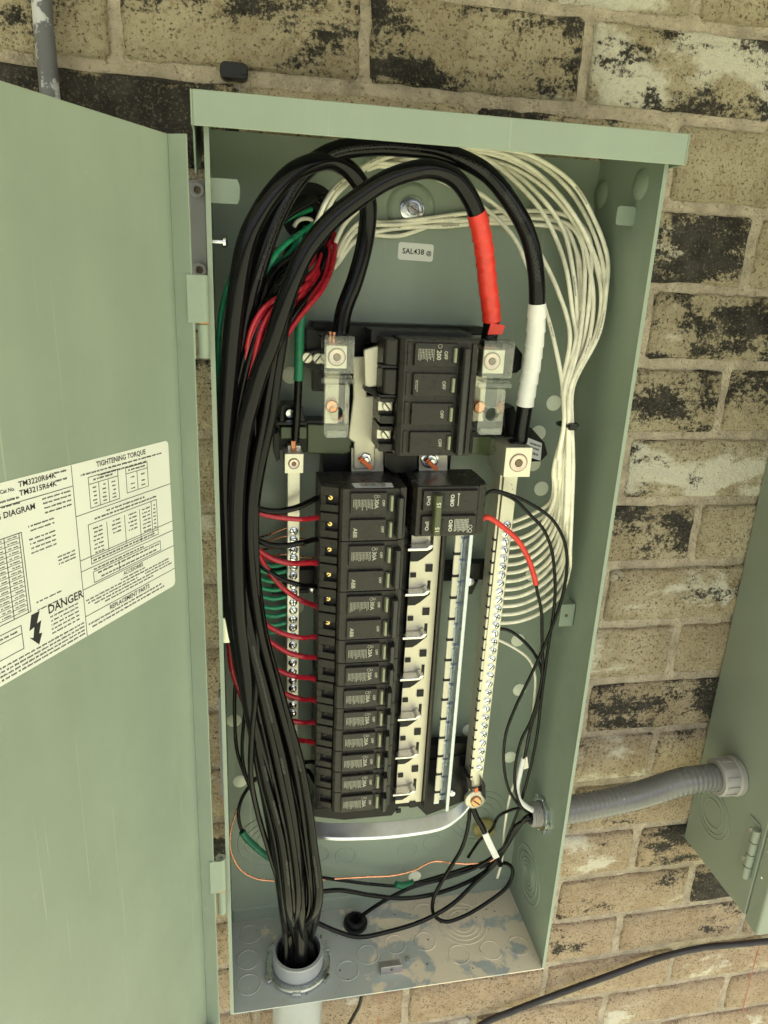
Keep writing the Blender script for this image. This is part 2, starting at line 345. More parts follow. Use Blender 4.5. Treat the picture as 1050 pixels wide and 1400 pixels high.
def circ(cx, cy, r, n=28): return [(cx+r*math.cos(2*math.pi*i/n), cy+r*math.sin(2*math.pi*i/n)) for i in range(n)]
def rrect(x0, x1, y0, y1, r, n=4):
    out = []
    for cx, cy, a in ((x1-r, y1-r, 0), (x0+r, y1-r, 90), (x0+r, y0+r, 180), (x1-r, y0+r, 270)):
        for i in range(n+1): t = math.radians(a+90*i/n); out.append((cx+r*math.cos(t), cy+r*math.sin(t)))
    return out
def spline(pts, step=4.):
    P = [Vector(p) for p in pts]; P = [P[0]*2-P[1]]+P+[P[-1]*2-P[-2]]; out = []
    for i in range(1, len(P)-2):
        p0, p1, p2, p3 = P[i-1:i+3]; n = max(2, int((p2-p1).length/step))
        t0 = 0; t1 = t0+max(1e-3, (p1-p0).length**.5); t2 = t1+max(1e-3, (p2-p1).length**.5); t3 = t2+max(1e-3, (p3-p2).length**.5)
        for k in range(n):
            t = t1+(t2-t1)*k/n
            A1 = p0*((t1-t)/(t1-t0))+p1*((t-t0)/(t1-t0)); A2 = p1*((t2-t)/(t2-t1))+p2*((t-t1)/(t2-t1)); A3 = p2*((t3-t)/(t3-t2))+p3*((t-t2)/(t3-t2))
            B1 = A1*((t2-t)/(t2-t0))+A2*((t-t0)/(t2-t0)); B2 = A2*((t3-t)/(t3-t1))+A3*((t-t1)/(t3-t1))
            out.append(B1*((t2-t)/(t2-t1))+B2*((t-t1)/(t2-t1)))
    out.append(P[-2]); return out
def pxpath(pts, y=None):
    """(u, v, depth) pixels of the photograph -> points; a missing depth keeps the last one"""
    out = []; cur = y
    for p in pts:
        if isinstance(p, Vector): out.append(p); continue
        if len(p) > 2: cur = p[2]
        out.append(at(p[0], p[1], cur))
    return out
def wire(name, label, cat, pts, r, m, group=None, y=None, sides=10, step=4., parent=None):
    p = spline(pxpath(pts, y), step); o = MB().tube(p, r, sides).build(name, m, parent, smooth=60)
    if parent is None: tag(o, label, cat, group)
    return o
def sub(path, a, b):
    """piece of a sampled path between two fractions of its length"""
    d = [0]
    for i in range(1, len(path)): d.append(d[-1]+(path[i]-path[i-1]).length)
    L_ = d[-1]; return [p for p, q in zip(path, d) if a*L_-1e-6 <= q <= b*L_+1e-6]

# ================================================================== THE WALL
PITCH_Z, PITCH_X, Z0 = 79.9, 212., 150.5
YW = 130.0
wall = thing('brick_wall', 'tan tumbled brick house wall behind the open panel', 'wall', (300, 134, -1300))
slab = MB().box(-5000, 6000, 134.6, 330, -1300, 1560).build('mortar', M_mortar, wall)
DARK = [(600, 80, .75, .6), (920, 90, .72, .85), (330, 35, .62, .1), (180, 130, .85, .1), (650, 20, .2, .6), (960, 340, .72, .5), (980, 440, .80, .5), (920, 520, .66, .4), (1030, 520, .6, .3),
        (940, 630, .42, .8), (850, 710, .74, .3), (1010, 715, .1, .1), (800, 790, .1, .2), (960, 790, .48, .5), (870, 870, .36, .6), (1000, 880, .15, .5), (900, 965, .78, .1), (840, 1030, .55, .6), (935, 1030, .66, .3),
        (800, 1090, .45, .4), (830, 1150, .35, .7), (920, 1150, .72, .1), (850, 1215, .42, .3), (970, 1210, .7, 0), (800, 1290, .35, .3), (930, 1290, .40, .2), (295, 800, .5, .1), (290, 560, .5, .2), (295, 1130, .6, .1),
        (980, 60, .3, .2), (265, 230, .72, .7), (1000, 250, .05, .3), (900, 1370, .1, .5), (620, 1380, .3, .2), (700, 20, .3, .3), (800, 250, .6, .2), (1000, 20, .45, .2)]
DK = [(at(u, v, YW), d, p) for u, v, d, p in DARK]
def brick_mesh(L_, H_, seed):
    rnd = random.Random(seed); nx, nz = max(4, int(L_/14)), 6; mb = MB(); vs = []
    for j in range(nz+1):
        for i in range(nx+1):
            x, z = L_*i/nx, H_*j/nz; ex = min(i, nx-i); ez = min(j, nz-j); edge = min(ex, ez)
            y = rnd.uniform(-.7, .7)+(3.6 if edge == 0 else (.5 if edge == 1 else 0))
            if 0 < i < nx and edge == 1: pass
            if i in (0, nx): x += rnd.uniform(-1.3, 1.3)
            elif ex == 1: x = (3.2 if i == 1 else L_-3.2)+rnd.uniform(-1, 1)
            if j in (0, nz): z += rnd.uniform(-1.2, 1.2)
            elif ez == 1: z = (3.0 if j == 1 else H_-3.0)+rnd.uniform(-.9, .9)
            if ex == 0 and ez == 0: x += 2.0 if i == 0 else -2.0; z += 2.0 if j == 0 else -2.0
            vs.append((x, y, z))
    n = len(vs); w_ = nx+1
    fs = [(j*w_+i, j*w_+i+1, (j+1)*w_+i+1, (j+1)*w_+i) for j in range(nz) for i in range(nx)]
    rim = [i for i in range(nx+1)]+[j*w_+nx for j in range(1, nz+1)]+[nz*w_+i for i in range(nx-1, -1, -1)]+[j*w_ for j in range(nz-1, 0, -1)]
    for q in rim: vs.append((vs[q][0], 9., vs[q][2]))
    k = len(rim); fs += [(rim[(i+1) % k], rim[i], n+i, n+(i+1) % k) for i in range(k)]
    return mb.add(vs, fs)
protos = []
for q in range(8):
    o = brick_mesh(PITCH_X-11, PITCH_Z-11, 100+q).build('brick', M_brick, None, smooth=50); protos.append(o)
first = set(); nb = 0
for j in range(-7, 13):
    za = Z0+PITCH_Z*j+5.5
    cls = 451.5 if j % 2 == 1 else 560.5
    for i in range(-5, 4):
        x0 = cls+PITCH_X*i+5.5
        x1, z1 = x0+PITCH_X-11, za+PITCH_Z-11
        if x1 < -330 or x0 > 930: continue
        if x0 > 8 and x1 < 345 and za > 12 and z1 < 880: continue      # wholly behind the panel
        if x0 > 660 and za > 70: continue                               # wholly behind the other box
        q = (i*3+j*5+11) % 8
        o = protos[q] if q not in first else protos[q].copy()
        if q in first: COL.objects.link(o)
        first.add(q); o.parent = wall
        o.location = (Vector((x0+random.uniform(-1.5, 1.5), YW+random.uniform(-.8, .8), za+random.uniform(-.8, .8)))-PLOC[wall.name])*S
        o.rotation_euler = (random.uniform(-.004, .004), random.uniform(-.005, .005), random.uniform(-.006, .006))
        c = Vector(((x0+x1)/2, YW, (za+z1)/2)); d, p = random.uniform(.05, .4), random.uniform(0, .6)
        best = min(DK, key=lambda t: abs(t[0].x-c.x)/100+abs(t[0].z-c.z)/36)
        if abs(best[0].x-c.x) < 104 and abs(best[0].z-c.z) < 40: d, p = best[1], best[2]
        o.color = (d*.9, p, min(1, max(0, (560-c.z)/700)), 1); nb += 1  # lower bricks pinker: the different light there is put into their colour
for q, o in enumerate(protos):
    if q not in first: bpy.data.objects.remove(o)

# overhang added only to shade the wall, and the sunlit lawn that lights it from below; both out of the frame
shade_board = MB().box(-5000, 6000, -1250, 133, 1480, 1560).build('added_shade_board', mat('shade_board_paint', (.62, .60, .55), .7), None); shade_board['kind'] = 'structure'
M_ground = mat('dry_lawn', (.47, .485, .33), .95, spec=.1, var=.2, vscale=3)
g = MB().add([(-15000, -22000, -1302), (16000, -22000, -1302), (16000, 3000, -1302), (-15000, 3000, -1302)], [(0, 1, 2, 3)]).build('ground', M_ground); g['kind'] = 'structure'

# ================================================================== THE ENCLOSURE
def floor_mat():
    """painted sheet with dried mud: washed-in patches at the right end, crumbs along the back and round the conduit"""
    m = mat('skylit_floor_paint', (.35, .385, .365), .36, spec=.5, var=.06, vscale=9, bump=.15, bscale=700)  # lighter, bluer copy of the box paint, sky light put into the colour
    t = m.node_tree; N, L = t.nodes.new, t.links.new; b = t.nodes['Principled BSDF']
    src = b.inputs['Base Color'].links[0].from_socket; geo = N('ShaderNodeNewGeometry'); sp = N('ShaderNodeSeparateXYZ'); L(geo.outputs['Position'], sp.inputs[0])
    def noise(sc_, d, r=.6):
        n = N('ShaderNodeTexNoise'); n.inputs['Scale'].default_value = sc_; n.inputs['Detail'].default_value = d; n.inputs['Roughness'].default_value = r; n.inputs['Distortion'].default_value = .5; L(geo.outputs['Position'], n.inputs['Vector']); return n.outputs[0]
    def rng(s_, a, b_, c=0., d=1.):
        r = N('ShaderNodeMapRange'); L(s_, r.inputs[0]); r.inputs[1].default_value = a; r.inputs[2].default_value = b_; r.inputs[3].default_value = c; r.inputs[4].default_value = d; return r.outputs[0]
    def op(o, a, c):
        q = N('ShaderNodeMath'); q.operation = o
        for i, s_ in enumerate((a, c)):
            if isinstance(s_, (int, float)): q.inputs[i].default_value = s_
            else: L(s_, q.inputs[i])
        return q.outputs[0]
    def mix(f, a, c):
        x = N('ShaderNodeMix'); x.data_type = 'RGBA'; L(f, x.inputs[0])
        for i, s_ in ((6, a), (7, c)):
            if isinstance(s_, tuple): x.inputs[i].default_value = (*s_, 1)
            else: L(s_, x.inputs[i])
        return x.outputs[2]
    right = rng(sp.outputs[0], .13, .25, -.15, .10); back = rng(sp.outputs[1], .05, .12, -.02, .06)
    f = op('ADD', op('ADD', noise(33, 9, .6), right), back)
    mud = rng(f, .475, .55); c = mix(mud, src, (.64, .57, .43))
    c = mix(rng(noise(230, 5, .7), .66, .70, 0., .8), c, (.42, .37, .28)); c = mix(rng(noise(150, 4, .7), .70, .73, 0., .85), c, (.035, .03, .025))
    L(c, b.inputs['Base Color']); rr = mix(mud, (.34, .34, .34), (.9, .9, .9)); L(rr, b.inputs['Roughness'])
    return m
W, D, HT, TH = 370.6, 123.0, 905.0, 1.6
enc = thing('electrical_panel_box', 'open sage green outdoor electrical panel box mounted on the brick wall', 'electrical panel', (W/2, D, 0))
HOLE = at(424, 292, D)                                          # where the branch wires come through the back
CON = Vector((77, 48)); BUSH = atz(486, 1264, 0); RC_ = atx(742, 1112, W)
MB().plate([(0, 0), (W, 0), (W, HT), (0, HT)], [circ(HOLE.x, HOLE.z, 27)], D, D+TH, 'xzy').build('back_panel', M_paint, enc)
MB().plate([(0, 0), (W, 0), (W, D), (0, D)], [circ(CON.x, CON.y, 30.6, 36), circ(BUSH.x, BUSH.y, 11)], -TH, 0, 'xyz').build('floor_panel',
    floor_mat(), enc)
part_cup = MB().lathe([(27, -.2), (27, 6.5), (0, 6.5)], (HOLE.x, D+TH, HOLE.z), (0, 1, 0), 28).build('hole_shade_cup', M_slot, enc, smooth=40)  # black cup: the darkness inside the hole, given as colour
# side walls (each with a small return at the back, the left one with a rolled front lip)
MB().prism([(0, 0), (0, D), (-TH, D), (-TH, 0)], -TH, HT+1, 'xyz').box(0, 2.2, 0, 1.6, 0, HT+1).build('side_wall', M_paint, enc)
rw = MB().plate([(0, -TH), (D, -TH), (D, HT+1), (0, HT+1)], [circ(RC_.y, RC_.z, 15)], W, W+TH, 'yzx').build('side_wall', M_paint, enc)
MB().box(W-2, W, 0, 1.5, 0, HT).build('edge_return', M_paint, enc)
# back flange above the floor, as a step in the sheet
MB().prism([(D, 0), (D, 19), (D-2.2, 17.5), (D-2.2, 0)], 1, W-1, 'yzx').build('back_flange', M_paint, enc)
# hood: front lip with hems, sloped top, side cheeks
hd = MB()
hd.prism([(-16, 886), (-16, 909), (D, 912), (D, 910), (-14.4, 907.3), (-14.4, 886)], -8, W+6, 'yzx')
hd.prism([(-16, 886), (-16, 909), (D-2, 912), (D-2, 882), (40, 862), (14, 858), (6, 886)], -9.6, -8, 'yzx')
hd.prism([(-16, 886), (-16, 909), (D-2, 912), (D-2, 876), (60, 884), (8, 886)], W+6, W+7.6, 'yzx')
hd.build('hood', M_paint, enc, bevel=.7)
# pale discs for holes; the lit wall seen through is put into their colour
def part_lathe(name, prof, c, ax, m, parent, n=24): return MB().lathe(prof, (0, 0, 0), ax, n).build(name, m, parent, smooth=40, loc=None) if False else MB().lathe(prof, c, ax, n).build(name, m, parent, smooth=40)
for u, v in [(757, 551), (736, 592), (729, 634), (740, 668), (641, 797), (708, 875), (710, 943), (641, 998), (697, 1035), (397, 513), (405, 830), (328, 1068), (320, 985), (567, 1198), (406, 1066), (728, 785)]:
    c = at(u, v, D); part_lathe('lit_hole_disc', [(8.4, 0), (8.4, .5), (7.9, .9), (0, 1.3)], c, (0, -1, 0), M_lit_hole, enc)
# embossed bolt seat and mounting bolt
c = at(562, 286, D)
part_lathe('bolt_seat', [(24, 0), (21, 2.6), (18, 3.2), (0, 3.2)], c, (0, -1, 0), M_paint, enc, 36)
mb = MB(); mb.lathe([(11.5, 3.2), (11.5, 5.2), (10.5, 5.6), (5, 5.6)], c, (0, -1, 0), 28); mb.lathe([(5.6, 5.6), (5.6, 9), (4.6, 9.8), (0, 9.8)], c, (0, -1, 0), 24)
bo = mb.build('mounting_bolt', M_zinc, enc, smooth=35)
MB().box(-4.2, 4.2, -.6, .3, -.6, .6, M=Matrix.Translation(c+Vector((0, -9.8, 0))) @ Matrix.Rotation(.5, 4, 'Y')).build('screw_slot', M_hex, bo)
# number sticker on the back panel
def frame(u0, v0, u1, v1, y):                                   # centre and size of an upright rectangle on a plane y
    a, b = at(u0, v0, y), at(u1, v1, y); return (a+b)/2, abs(b.x-a.x), abs(b.z-a.z)
c = at(568.5, 344.5, D-.25); tilt = Matrix.Translation(c) @ Matrix.Rotation(math.radians(1.2), 4, 'Y')
mb = MB(); mb.plate(rrect(-17.5, 17.5, -8, 8, 2.5), [], 0, .2, 'xzy'); mb.v = [tuple(tilt @ Vector(q)) for q in mb.v]
mb.text('SAL438', 7.0, tilt @ Matrix.Translation((-2.6, -.12, 0)), 1); mb.text('@', 5.4, tilt @ Matrix.Translation((13, -.12, -.3)), 1)
mb.build('number_sticker', [M_label, M_printb], enc)
# knockouts: pressed rings
def knock(c, ax, radii, r=.85, m=M_paint, name='knockout'):
    mb = MB()
    for R in radii: mb.ring(c, ax, R, r, 36, flat=.9)
    return mb.build(name, m, enc, smooth=60)
M_floor = MATS['skylit_floor_paint']
for u, v in [(436, 1167), (472, 1170), (557, 1162), (592, 1153), (405, 1165)]: knock(at(u, v, D), (0, 1, 0), [12.5])
knock(at(367, 1150, D), (0, 1, 0), [14, 21, 28, 37]); knock(at(655, 1115, D), (0, 1, 0), [12, 20, 30, 38])
knock(atx(722, 1195, W), (1, 0, 0), [10, 15, 20, 27, 36])
for u, v, rr in [(342, 1277, 1), (339, 1312, 1), (340, 1346, 1), (475, 1327, 1), (503, 1305, 1), (540, 1291, 1), (581, 1287, 1), (628, 1305, 1), (671, 1299, 1), (709, 1293, 1), (580, 1247, 1)]:
    knock(atz(u, v, 0), (0, 0, 1), [13], m=M_floor)
knock(atz(632, 1262, 0), (0, 0, 1), [13, 19, 25, 31], m=M_floor)
# bent tabs near the front of both side walls, dimples, latch brackets
def tab(name, x0, x1, z, y, m, h=15.):
    s = 1 if x1 > x0 else -1
    poly = [(x0, z-h/2), (x1-2*s, z-h/2), (x1, z-h/4), (x1, z+h/4), (x1-2*s, z+h/2), (x0, z+h/2)]
    return MB().prism(poly, y, y+1.5, 'xzy').build(name, m, enc, bevel=.3)
a = at(290, 260, 18); tab('bent_tab', 0, at(328, 260, 18).x, a.z, 18, M_paint, 18)
b = at(870, 296, 40); MB().prism(rrect(352.5, W, b.z-8, b.z+8, 3), 40, 41.5, 'xzy').build('bent_tab', M_paint, enc, bevel=.3)
for u, v in ((822, 266), (876, 252)):
    c = atx(u, v, W); part_lathe('pressed_dimple', [(13, 0), (10, 2.2), (6, 3.6), (0, 4.2)], c, (-1, 0, 0), M_paint, enc)
c = at(292, 330, 28); mb = MB(); mb.cyl((0, c.y, c.z), (1, 0, 0), 2.2, 11); mb.lathe([(4.6, 10), (4.6, 12), (3.4, 13.4), (0, 13.8)], (0, c.y, c.z), (1, 0, 0), 18)
mb.build('wall_screw', M_zinc, enc, smooth=35)
M_bright = mat('bare_steel', (.72, .74, .60), .3, .7)
c = atx(786, 841, W)
mb = MB(); mb.box(W-17, W-.2, c.y, c.y+1.6, c.z-13, c.z+13); mb.box(W-1.6, W-.2, c.y, c.y+17, c.z-13, c.z+13); br = mb.build('latch_bracket', M_paint, enc, bevel=.4)
for dz in (6, -6): MB().lathe([(2.2, 0), (1.8, 1), (0, 1.4)], (W-1.6, c.y+9, c.z+dz), (-1, 0, 0), 12).build('rivet', M_zinc, br, smooth=50)
MB().cyl((W-10, c.y-.1, c.z), (0, 1, 0), 2, .3).build('rivet_hole', M_hex, br)
c = at(315, 862, 20)
mb = MB(); mb.box(.2, 10.5, 20, 21.6, c.z-13, c.z+13); mb.box(.2, 1.6, 20, 34, c.z-13, c.z+13); br = mb.build('latch_bracket', M_bright, enc, bevel=.4)
c = atz(535, 1330, 0)
mb = MB(); mb.box(c.x-13, c.x+13, c.y-.8, c.y+.8, 0.1, 11); mb.box(c.x-13, c.x+13, c.y, c.y+15, .1, 1.5); br = mb.build('lip_clip', mat('dull_zinc', (.50, .48, .50), .4, .8), enc, bevel=.4)
MB().cyl((c.x, c.y-.9, 6), (0, 1, 0), 1.8, .3).build('clip_hole', M_hex, br)
c = atz(557, 1313, 0); mb = MB(); mb.cyl(c, (0, 0, 1), 2.4, 5, 14); mb.build('floor_screw', M_zinc, enc, smooth=40)

# ------------------------------------------------------------------ door, swung open 118 degrees on two hinges
TH_D = math.radians(118.4)
hx, hy = -27.5, -2.5                                            # corner of the open door pan
pd = Vector((math.cos(TH_D), -math.sin(TH_D), 0)); fd = Vector((math.sin(TH_D), math.cos(TH_D), 0))     # along the door / along its return flange
DM = Matrix(((pd.x, fd.x, 0, hx), (pd.y, fd.y, 0, hy), (0, 0, 1, 0), (0, 0, 0, 1)))       # door frame: x along the leaf, y from outer to inner face, z up
DW, DH0, DH1 = 368., -3., 881.
mb = MB()
mb.box(0, DW, 0, 1.5, DH0, DH1, M=DM)
mb.box(0, 1.5, 1.5, 17, DH0, DH1, M=DM); mb.box(DW-1.5, DW, 1.5, 17, DH0, DH1, M=DM)
mb.box(1.5, DW-1.5, 1.5, 13, DH0, DH0+1.5, M=DM)
door = mb.build('door', M_paint, enc, bevel=.5)
door['label'] = 'sage green sheet metal door swung wide open with a printed instruction sheet inside'
HXc, HYc = -6.2, -7.0
for zt, zb in ((at(275, 376, -9).z, at(285, 490, -9).z), (at(299, 1175, -9).z, at(302, 1250, -9).z)):
    zm = (zt+zb)/2-4; mb = MB()
    e0 = DM @ Vector((1.5, 15, 0))
    mb.lathe([(2.3, zt-zm), (5, zt-zm), (5, 0), (2.3, 0)], (HXc, HYc, zm), (0, 0, 1), 20, closed=True)
    mb.box(-17, HXc, HYc-5, HYc-3.4, zm, zt)
    k1 = mb.build('hinge_knuckle', M_paint, door, smooth=35)
    mb = MB(); mb.cyl((HXc, HYc, zb), (0, 0, 1), 4.4, zm-zb-.7, 20, ch=.8); mb.box(HXc+1, -TH, HYc, HYc+4, zb, zm-.7); mb.box(-13.5, -12, HYc-4.6, HYc-3, zb, zm)
    mb.build('hinge_knuckle', M_paint, door, smooth=35)
    mb = MB(); mb.lathe([(4.6, -.5), (5.06, -.5), (5.06, .5), (4.6, .5)], (HXc, HYc, zm-.2), (0, 0, 1), 20, closed=True); mb.build('rust_ring', M_rust, door)
# instruction sheet: real layout of boxes, headings and fine print on a flat label
def dpt(u, v, off=0.):                                          # pixel on the inner face of the door -> door frame (x along, z up)
    n = fd; p0 = Vector((hx, hy, 0))+fd*(1.5+off); d = Vector(ray(u, v)); c = Vector(CC); t = (p0-c).dot(n)/d.dot(n); q = c+d*t
    return (q-Vector((hx, hy, 0))).dot(pd), q.z
SL = .055                                                        # the sheet was stuck on slightly crooked
lb = MB(); lb.plate(rrect(20, 235, 534.5, 659.5, 4), [], 1.6, 1.75, 'xzy')
INK = 1.9
def dline(x0, z0, x1, z1, t=.45):
    lb.box(min(x0, x1)-t/2, max(x0, x1)+t/2, 1.78, INK, min(z0, z1)-t/2, max(z0, z1)+t/2, 1)
def drect(x0, z0, x1, z1, t=.45):
    dline(x0, z0, x1, z0, t); dline(x0, z1, x1, z1, t); dline(x0, z0, x0, z1, t); dline(x1, z0, x1, z1, t)
FLIP = Matrix(((-1, 0, 0, 0), (0, 1, 0, 0), (0, 0, 1, 0), (0, 0, 0, 1)))
def dtext(txt, size, x, z, align='CENTER', sx=1.):               # read from inside, the leaf's x axis runs right to left
    lb.text(txt, size, Matrix.Translation((x, INK, z)) @ FLIP, 1, align, sx)
def dfine(x0, x1, z, h=1.5):                                     # an unreadable line of fine print
    x = min(x0, x1); x1 = max(x0, x1)
    while x < x1-.6:
        wd = min(random.uniform(2, 6), x1-x); k = x
        while k < x+wd-.3:
            cw = random.uniform(.35, .8); lb.box(k, min(k+cw, x+wd), 1.78, INK, z-h*random.uniform(.3, .5), z+h*random.uniform(.25, .5), 1); k += cw+.3
        x += wd+1.
def ZZ(x, z): return z-SL*(x-20)                                 # measured on the tilted sheet -> sheet's own upright frame
dline(130, 535, 130, 659); 
for z in (623.7, 591.7, 583.6, 570, 549.6): dline(20, z, 130, z)
dtext('TIGHTENING TORQUE', 5.4, 78, 655.2); dfine(30, 122, 650.8); dfine(50, 105, 647.6)
drect(84, 626, 115, 648); dline(84, 643, 115, 643); dline(95, 626, 95, 643); dline(105, 626, 105, 643); dfine(90, 110, 645.5)
for c_ in (89.5, 100, 110):
    for z in (640, 637, 634, 631, 628.5): dfine(c_-2, c_+2, z, 1.2)
drect(49, 628, 75, 647); dline(49, 642.5, 75, 642.5); dline(62, 628, 62, 642.5); dfine(52, 72, 644.8)
for c_ in (55.5, 68):
    for z in (639, 634, 630.5): dfine(c_-2.5, c_+2.5, z, 1.2)
dfine(55, 100, 620.5); dfine(40, 112, 617.6)
drect(40, 586, 119, 615); dline(47, 586, 47, 615); dline(80, 590, 80, 612); dline(100, 590, 100, 612); dline(62, 586, 62, 612); dline(40, 590, 119, 590)
for c_ in (110, 90, 71, 54):
    for z in (611, 608, 605, 602, 599, 596, 593): 
        if c_ > 100 or z > 600 or random.random() < .4: dfine(c_-5, c_+5, z, 1.3)
for z in (611, 608, 605, 602, 599, 596, 593): dfine(42, 45, z, 1.3)
dfine(45, 118, 588, 1.6); dfine(60, 119, 581.3); drect(38, 571.5, 118, 579.6); dfine(40, 115, 577.5); dfine(44, 112, 573.8); dline(90, 571.5, 90, 579.6)
dtext('ACCESORIES', 4.2, 74, 567.2)
for z, a_, b_ in ((563.6, 60, 90), (561, 28, 128), (558.6, 28, 60), (558.6, 70, 126), (556, 24, 120), (553.4, 50, 110)): dfine(a_, b_, z, 1.3)
dtext('REPLACEMENT PARTS', 5., 80, 546.3); dfine(40, 128, 542.5); dfine(36, 124, 539.3)
# left column: catalogue numbers, wiring diagram, danger notice
dtext('TM3220R64K', 5., 160, ZZ(160, 663.3), sx=1.1); dtext('TM3215R64K', 5., 160, ZZ(160, 657.8), sx=1.1)
dtext('Cat No.', 3.4, 184, ZZ(184, 663)); dfine(135, 145, ZZ(140, 663.5)); dfine(135, 145, ZZ(140, 658.2)); dfine(176, 200, ZZ(186, 657.2)); dfine(176, 200, ZZ(186, 653.8), 1.3)
dline(130, 645.2, 235, 645.2); dtext('WIRING DIAGRAM', 5.4, 188, 639.6, sx=1.05)
for z in (642.6, 639.6, 636.4, 633.2): dfine(133, 158, z, 1.3)
for z in (628, 625, 619.5, 616.5, 613.5, 610.5): dfine(150, 172, z, 1.2)
for z in (601, 598.5, 596): dfine(134, 150, z, 1.2)
drect(177.5, 573, 204, 626); dline(179.5, 573, 179.5, 626); dline(191, 573, 191, 626)
for k in range(16):
    z = 575.3+k*3.2; dline(179.5, z, 202, z, .3); dfine(181.5, 189, z+1.3, .9); dfine(193, 200, z+1.3, .9)
for z in (577, 571.5): dfine(150, 172, z, 1.2)
dtext('DANGER', 8.2, 147, ZZ(146.7, 575.2)-.4)
for z in (562.6, 559.6, 556.6, 553.6, 550.6): dfine(136, 162, z, 1.3)
lb.prism([(x+174, z+560.5) for x, z in ((-3.5, 10), (3.5, 10), (6.5, 0), (2.2, 1), (4, -6), (7, -4.6), (0, -12.5), (-3.6, -5.5), (-1, -5), (-4, 3.2), (0, 2.4))], 1.78, INK, 'xzy', 1)
drect(186.5, 551, 235, 567); dline(186.5, 561.5, 235, 561.5); dfine(190, 232, 564.2)
for z in (546, 543.2, 540.4, 537.6): dfine(132, 232, z, 1.4)
lb.v = [tuple(DM @ Vector((x, y, z+SL*(x-20)))) for x, y, z in lb.v]
lbo = lb.build('instruction_label', [M_label, M_printb], door)
lbo['label'] = 'white printed instruction sheet with DANGER and a lightning bolt'

# ================================================================== NEIGHBOURS ON THE WALL
# other box at the right
B2X, B2Y, B2Z = 632., -4., 46.
b2 = thing('meter_box', 'grey green metal box with a hinged front beside the flexible conduit', 'utility box', (B2X+150, YW, B2Z))
MB().box(B2X, B2X+330, B2Y, YW-1, B2Z, 960).build('case', M_box2, b2, bevel=1.2)
MB().box(B2X+1, B2X+330, B2Y-24, B2Y-.5, B2Z-8, 960).build('cover', M_box2, b2, bevel=2.5)
cK = atx(975, 1112, B2X); mb = MB()
for R_ in (19, 27, 33): mb.ring(cK, (1, 0, 0), R_, .7, 36)
mb.build('knockout', M_box2, b2, smooth=60)
ha, hb = atx(1036, 1130, B2X), atx(1022, 1198, B2X); mb = MB()
mb.box(B2X-1.6, B2X-.3, 6, 24, hb.z+4, ha.z+6); hp = mb.build('hinge', M_box2, b2, bevel=.4)
for k in range(4):
    h_ = (ha.z-hb.z)/4; MB().cyl((B2X-4.5, 5, hb.z+k*h_+.4), (0, 0, 1), 5, h_-.8, 18, ch=.7).build('knuckle', M_box2, hp, smooth=35)
for dz in (.25, .85): MB().lathe([(3.4, 0), (2.6, 1.6), (0, 2)], (B2X-1.6, 16, hb.z+(ha.z-hb.z)*dz), (-1, 0, 0), 16).build('screw', M_zinc, hp, smooth=50)
for u, v in ((1044, 1157), (1037, 1195)):
    c = atx(u, v, B2X+1); c.y = max(c.y, B2Y-20); MB().lathe([(1.9, 0), (1.5, .8), (0, 1)], (B2X+1, B2Y-9, c.z), (-1, 0, 0), 12).build('rivet', M_zinc, b2, smooth=50)

# flexible conduit with its two fittings
fx = thing('flexible_conduit', 'grey ribbed flexible conduit running from the panel side to the other box', 'conduit', (RC_.x, RC_.y, RC_.z))
E2 = atx(1006, 1060, B2X)
p = spline([(W+TH+8, RC_.y, RC_.z), at(800, 1103, RC_.y+3), at(870, 1088, RC_.y+9), at(935, 1068, E2.y-2), (B2X-26, E2.y, E2.z), (B2X-14, E2.y, E2.z)], 1.)
def resample(q, st):
    out = [q[0]]; acc = 0.
    for i in range(1, len(q)):
        a_, b_ = q[i-1], q[i]; L_ = (b_-a_).length; d = st-acc
        while d <= L_: out.append(a_.lerp(b_, d/L_)); d += st
        acc = (acc+L_) % st
    return out
p = resample(p, 1.05)
def ribs(t, N_=len(p)-1): return 1+.013*math.cos(2*math.pi*t*N_*1.05/6.3)
MB().tube(p, 16.6, 28, rf=ribs).build('hose', M_flex, fx, smooth=80)
mb = MB(); mb.lathe([(17, -30), (22, -30), (23, -28), (23, -9), (25, -7), (25, -1), (17, -1)], (B2X, E2.y, E2.z), (1, 0, 0), 32, closed=True); fit = mb.build('compression_fitting', M_fit, fx, smooth=35)
for k in range(12):
    a_ = 2*math.pi*k/12; q = Matrix.Translation((B2X-19, E2.y, E2.z)) @ Matrix.Rotation(a_, 4, 'X')
    MB().box(-8, 8, -2, 2, 22.6, 24.2, M=q).build('grip_rib', M_fit, fit, bevel=.4)
mb = MB(); mb.lathe([(16, 1), (21, 1), (22, 3), (22, 10), (19, 14), (17, 14)], (W+TH, RC_.y, RC_.z), (1, 0, 0), 32, closed=True); mb.build('compression_fitting', M_fit, fx, smooth=35)
mb = MB(); pr = [(11.5, 0)]
for k in range(7): pr += [(14.6, k*2.4+.2), (13.6, k*2.4+1.4)]
mb.lathe([(11.5, 0)]+pr[1:]+[(11.5, 17)], (W, RC_.y, RC_.z), (-1, 0, 0), 32, closed=True); mb.build('threaded_hub', M_fit, fx, smooth=30)
mb = MB(); mb.lathe([(15, .3), (20, .3), (20, 4.4), (15, 4.4)], (W, RC_.y, RC_.z), (-1, 0, 0), 32, closed=True)
for k in range(8):
    q = Matrix.Translation((W-2.3, RC_.y, RC_.z)) @ Matrix.Rotation(2*math.pi*k/8, 4, 'X'); mb.box(-2, 2, -3, 3, 19.5, 22.5, M=q)
mb.build('locknut', M_zinc, fx, smooth=30, bevel=.3)

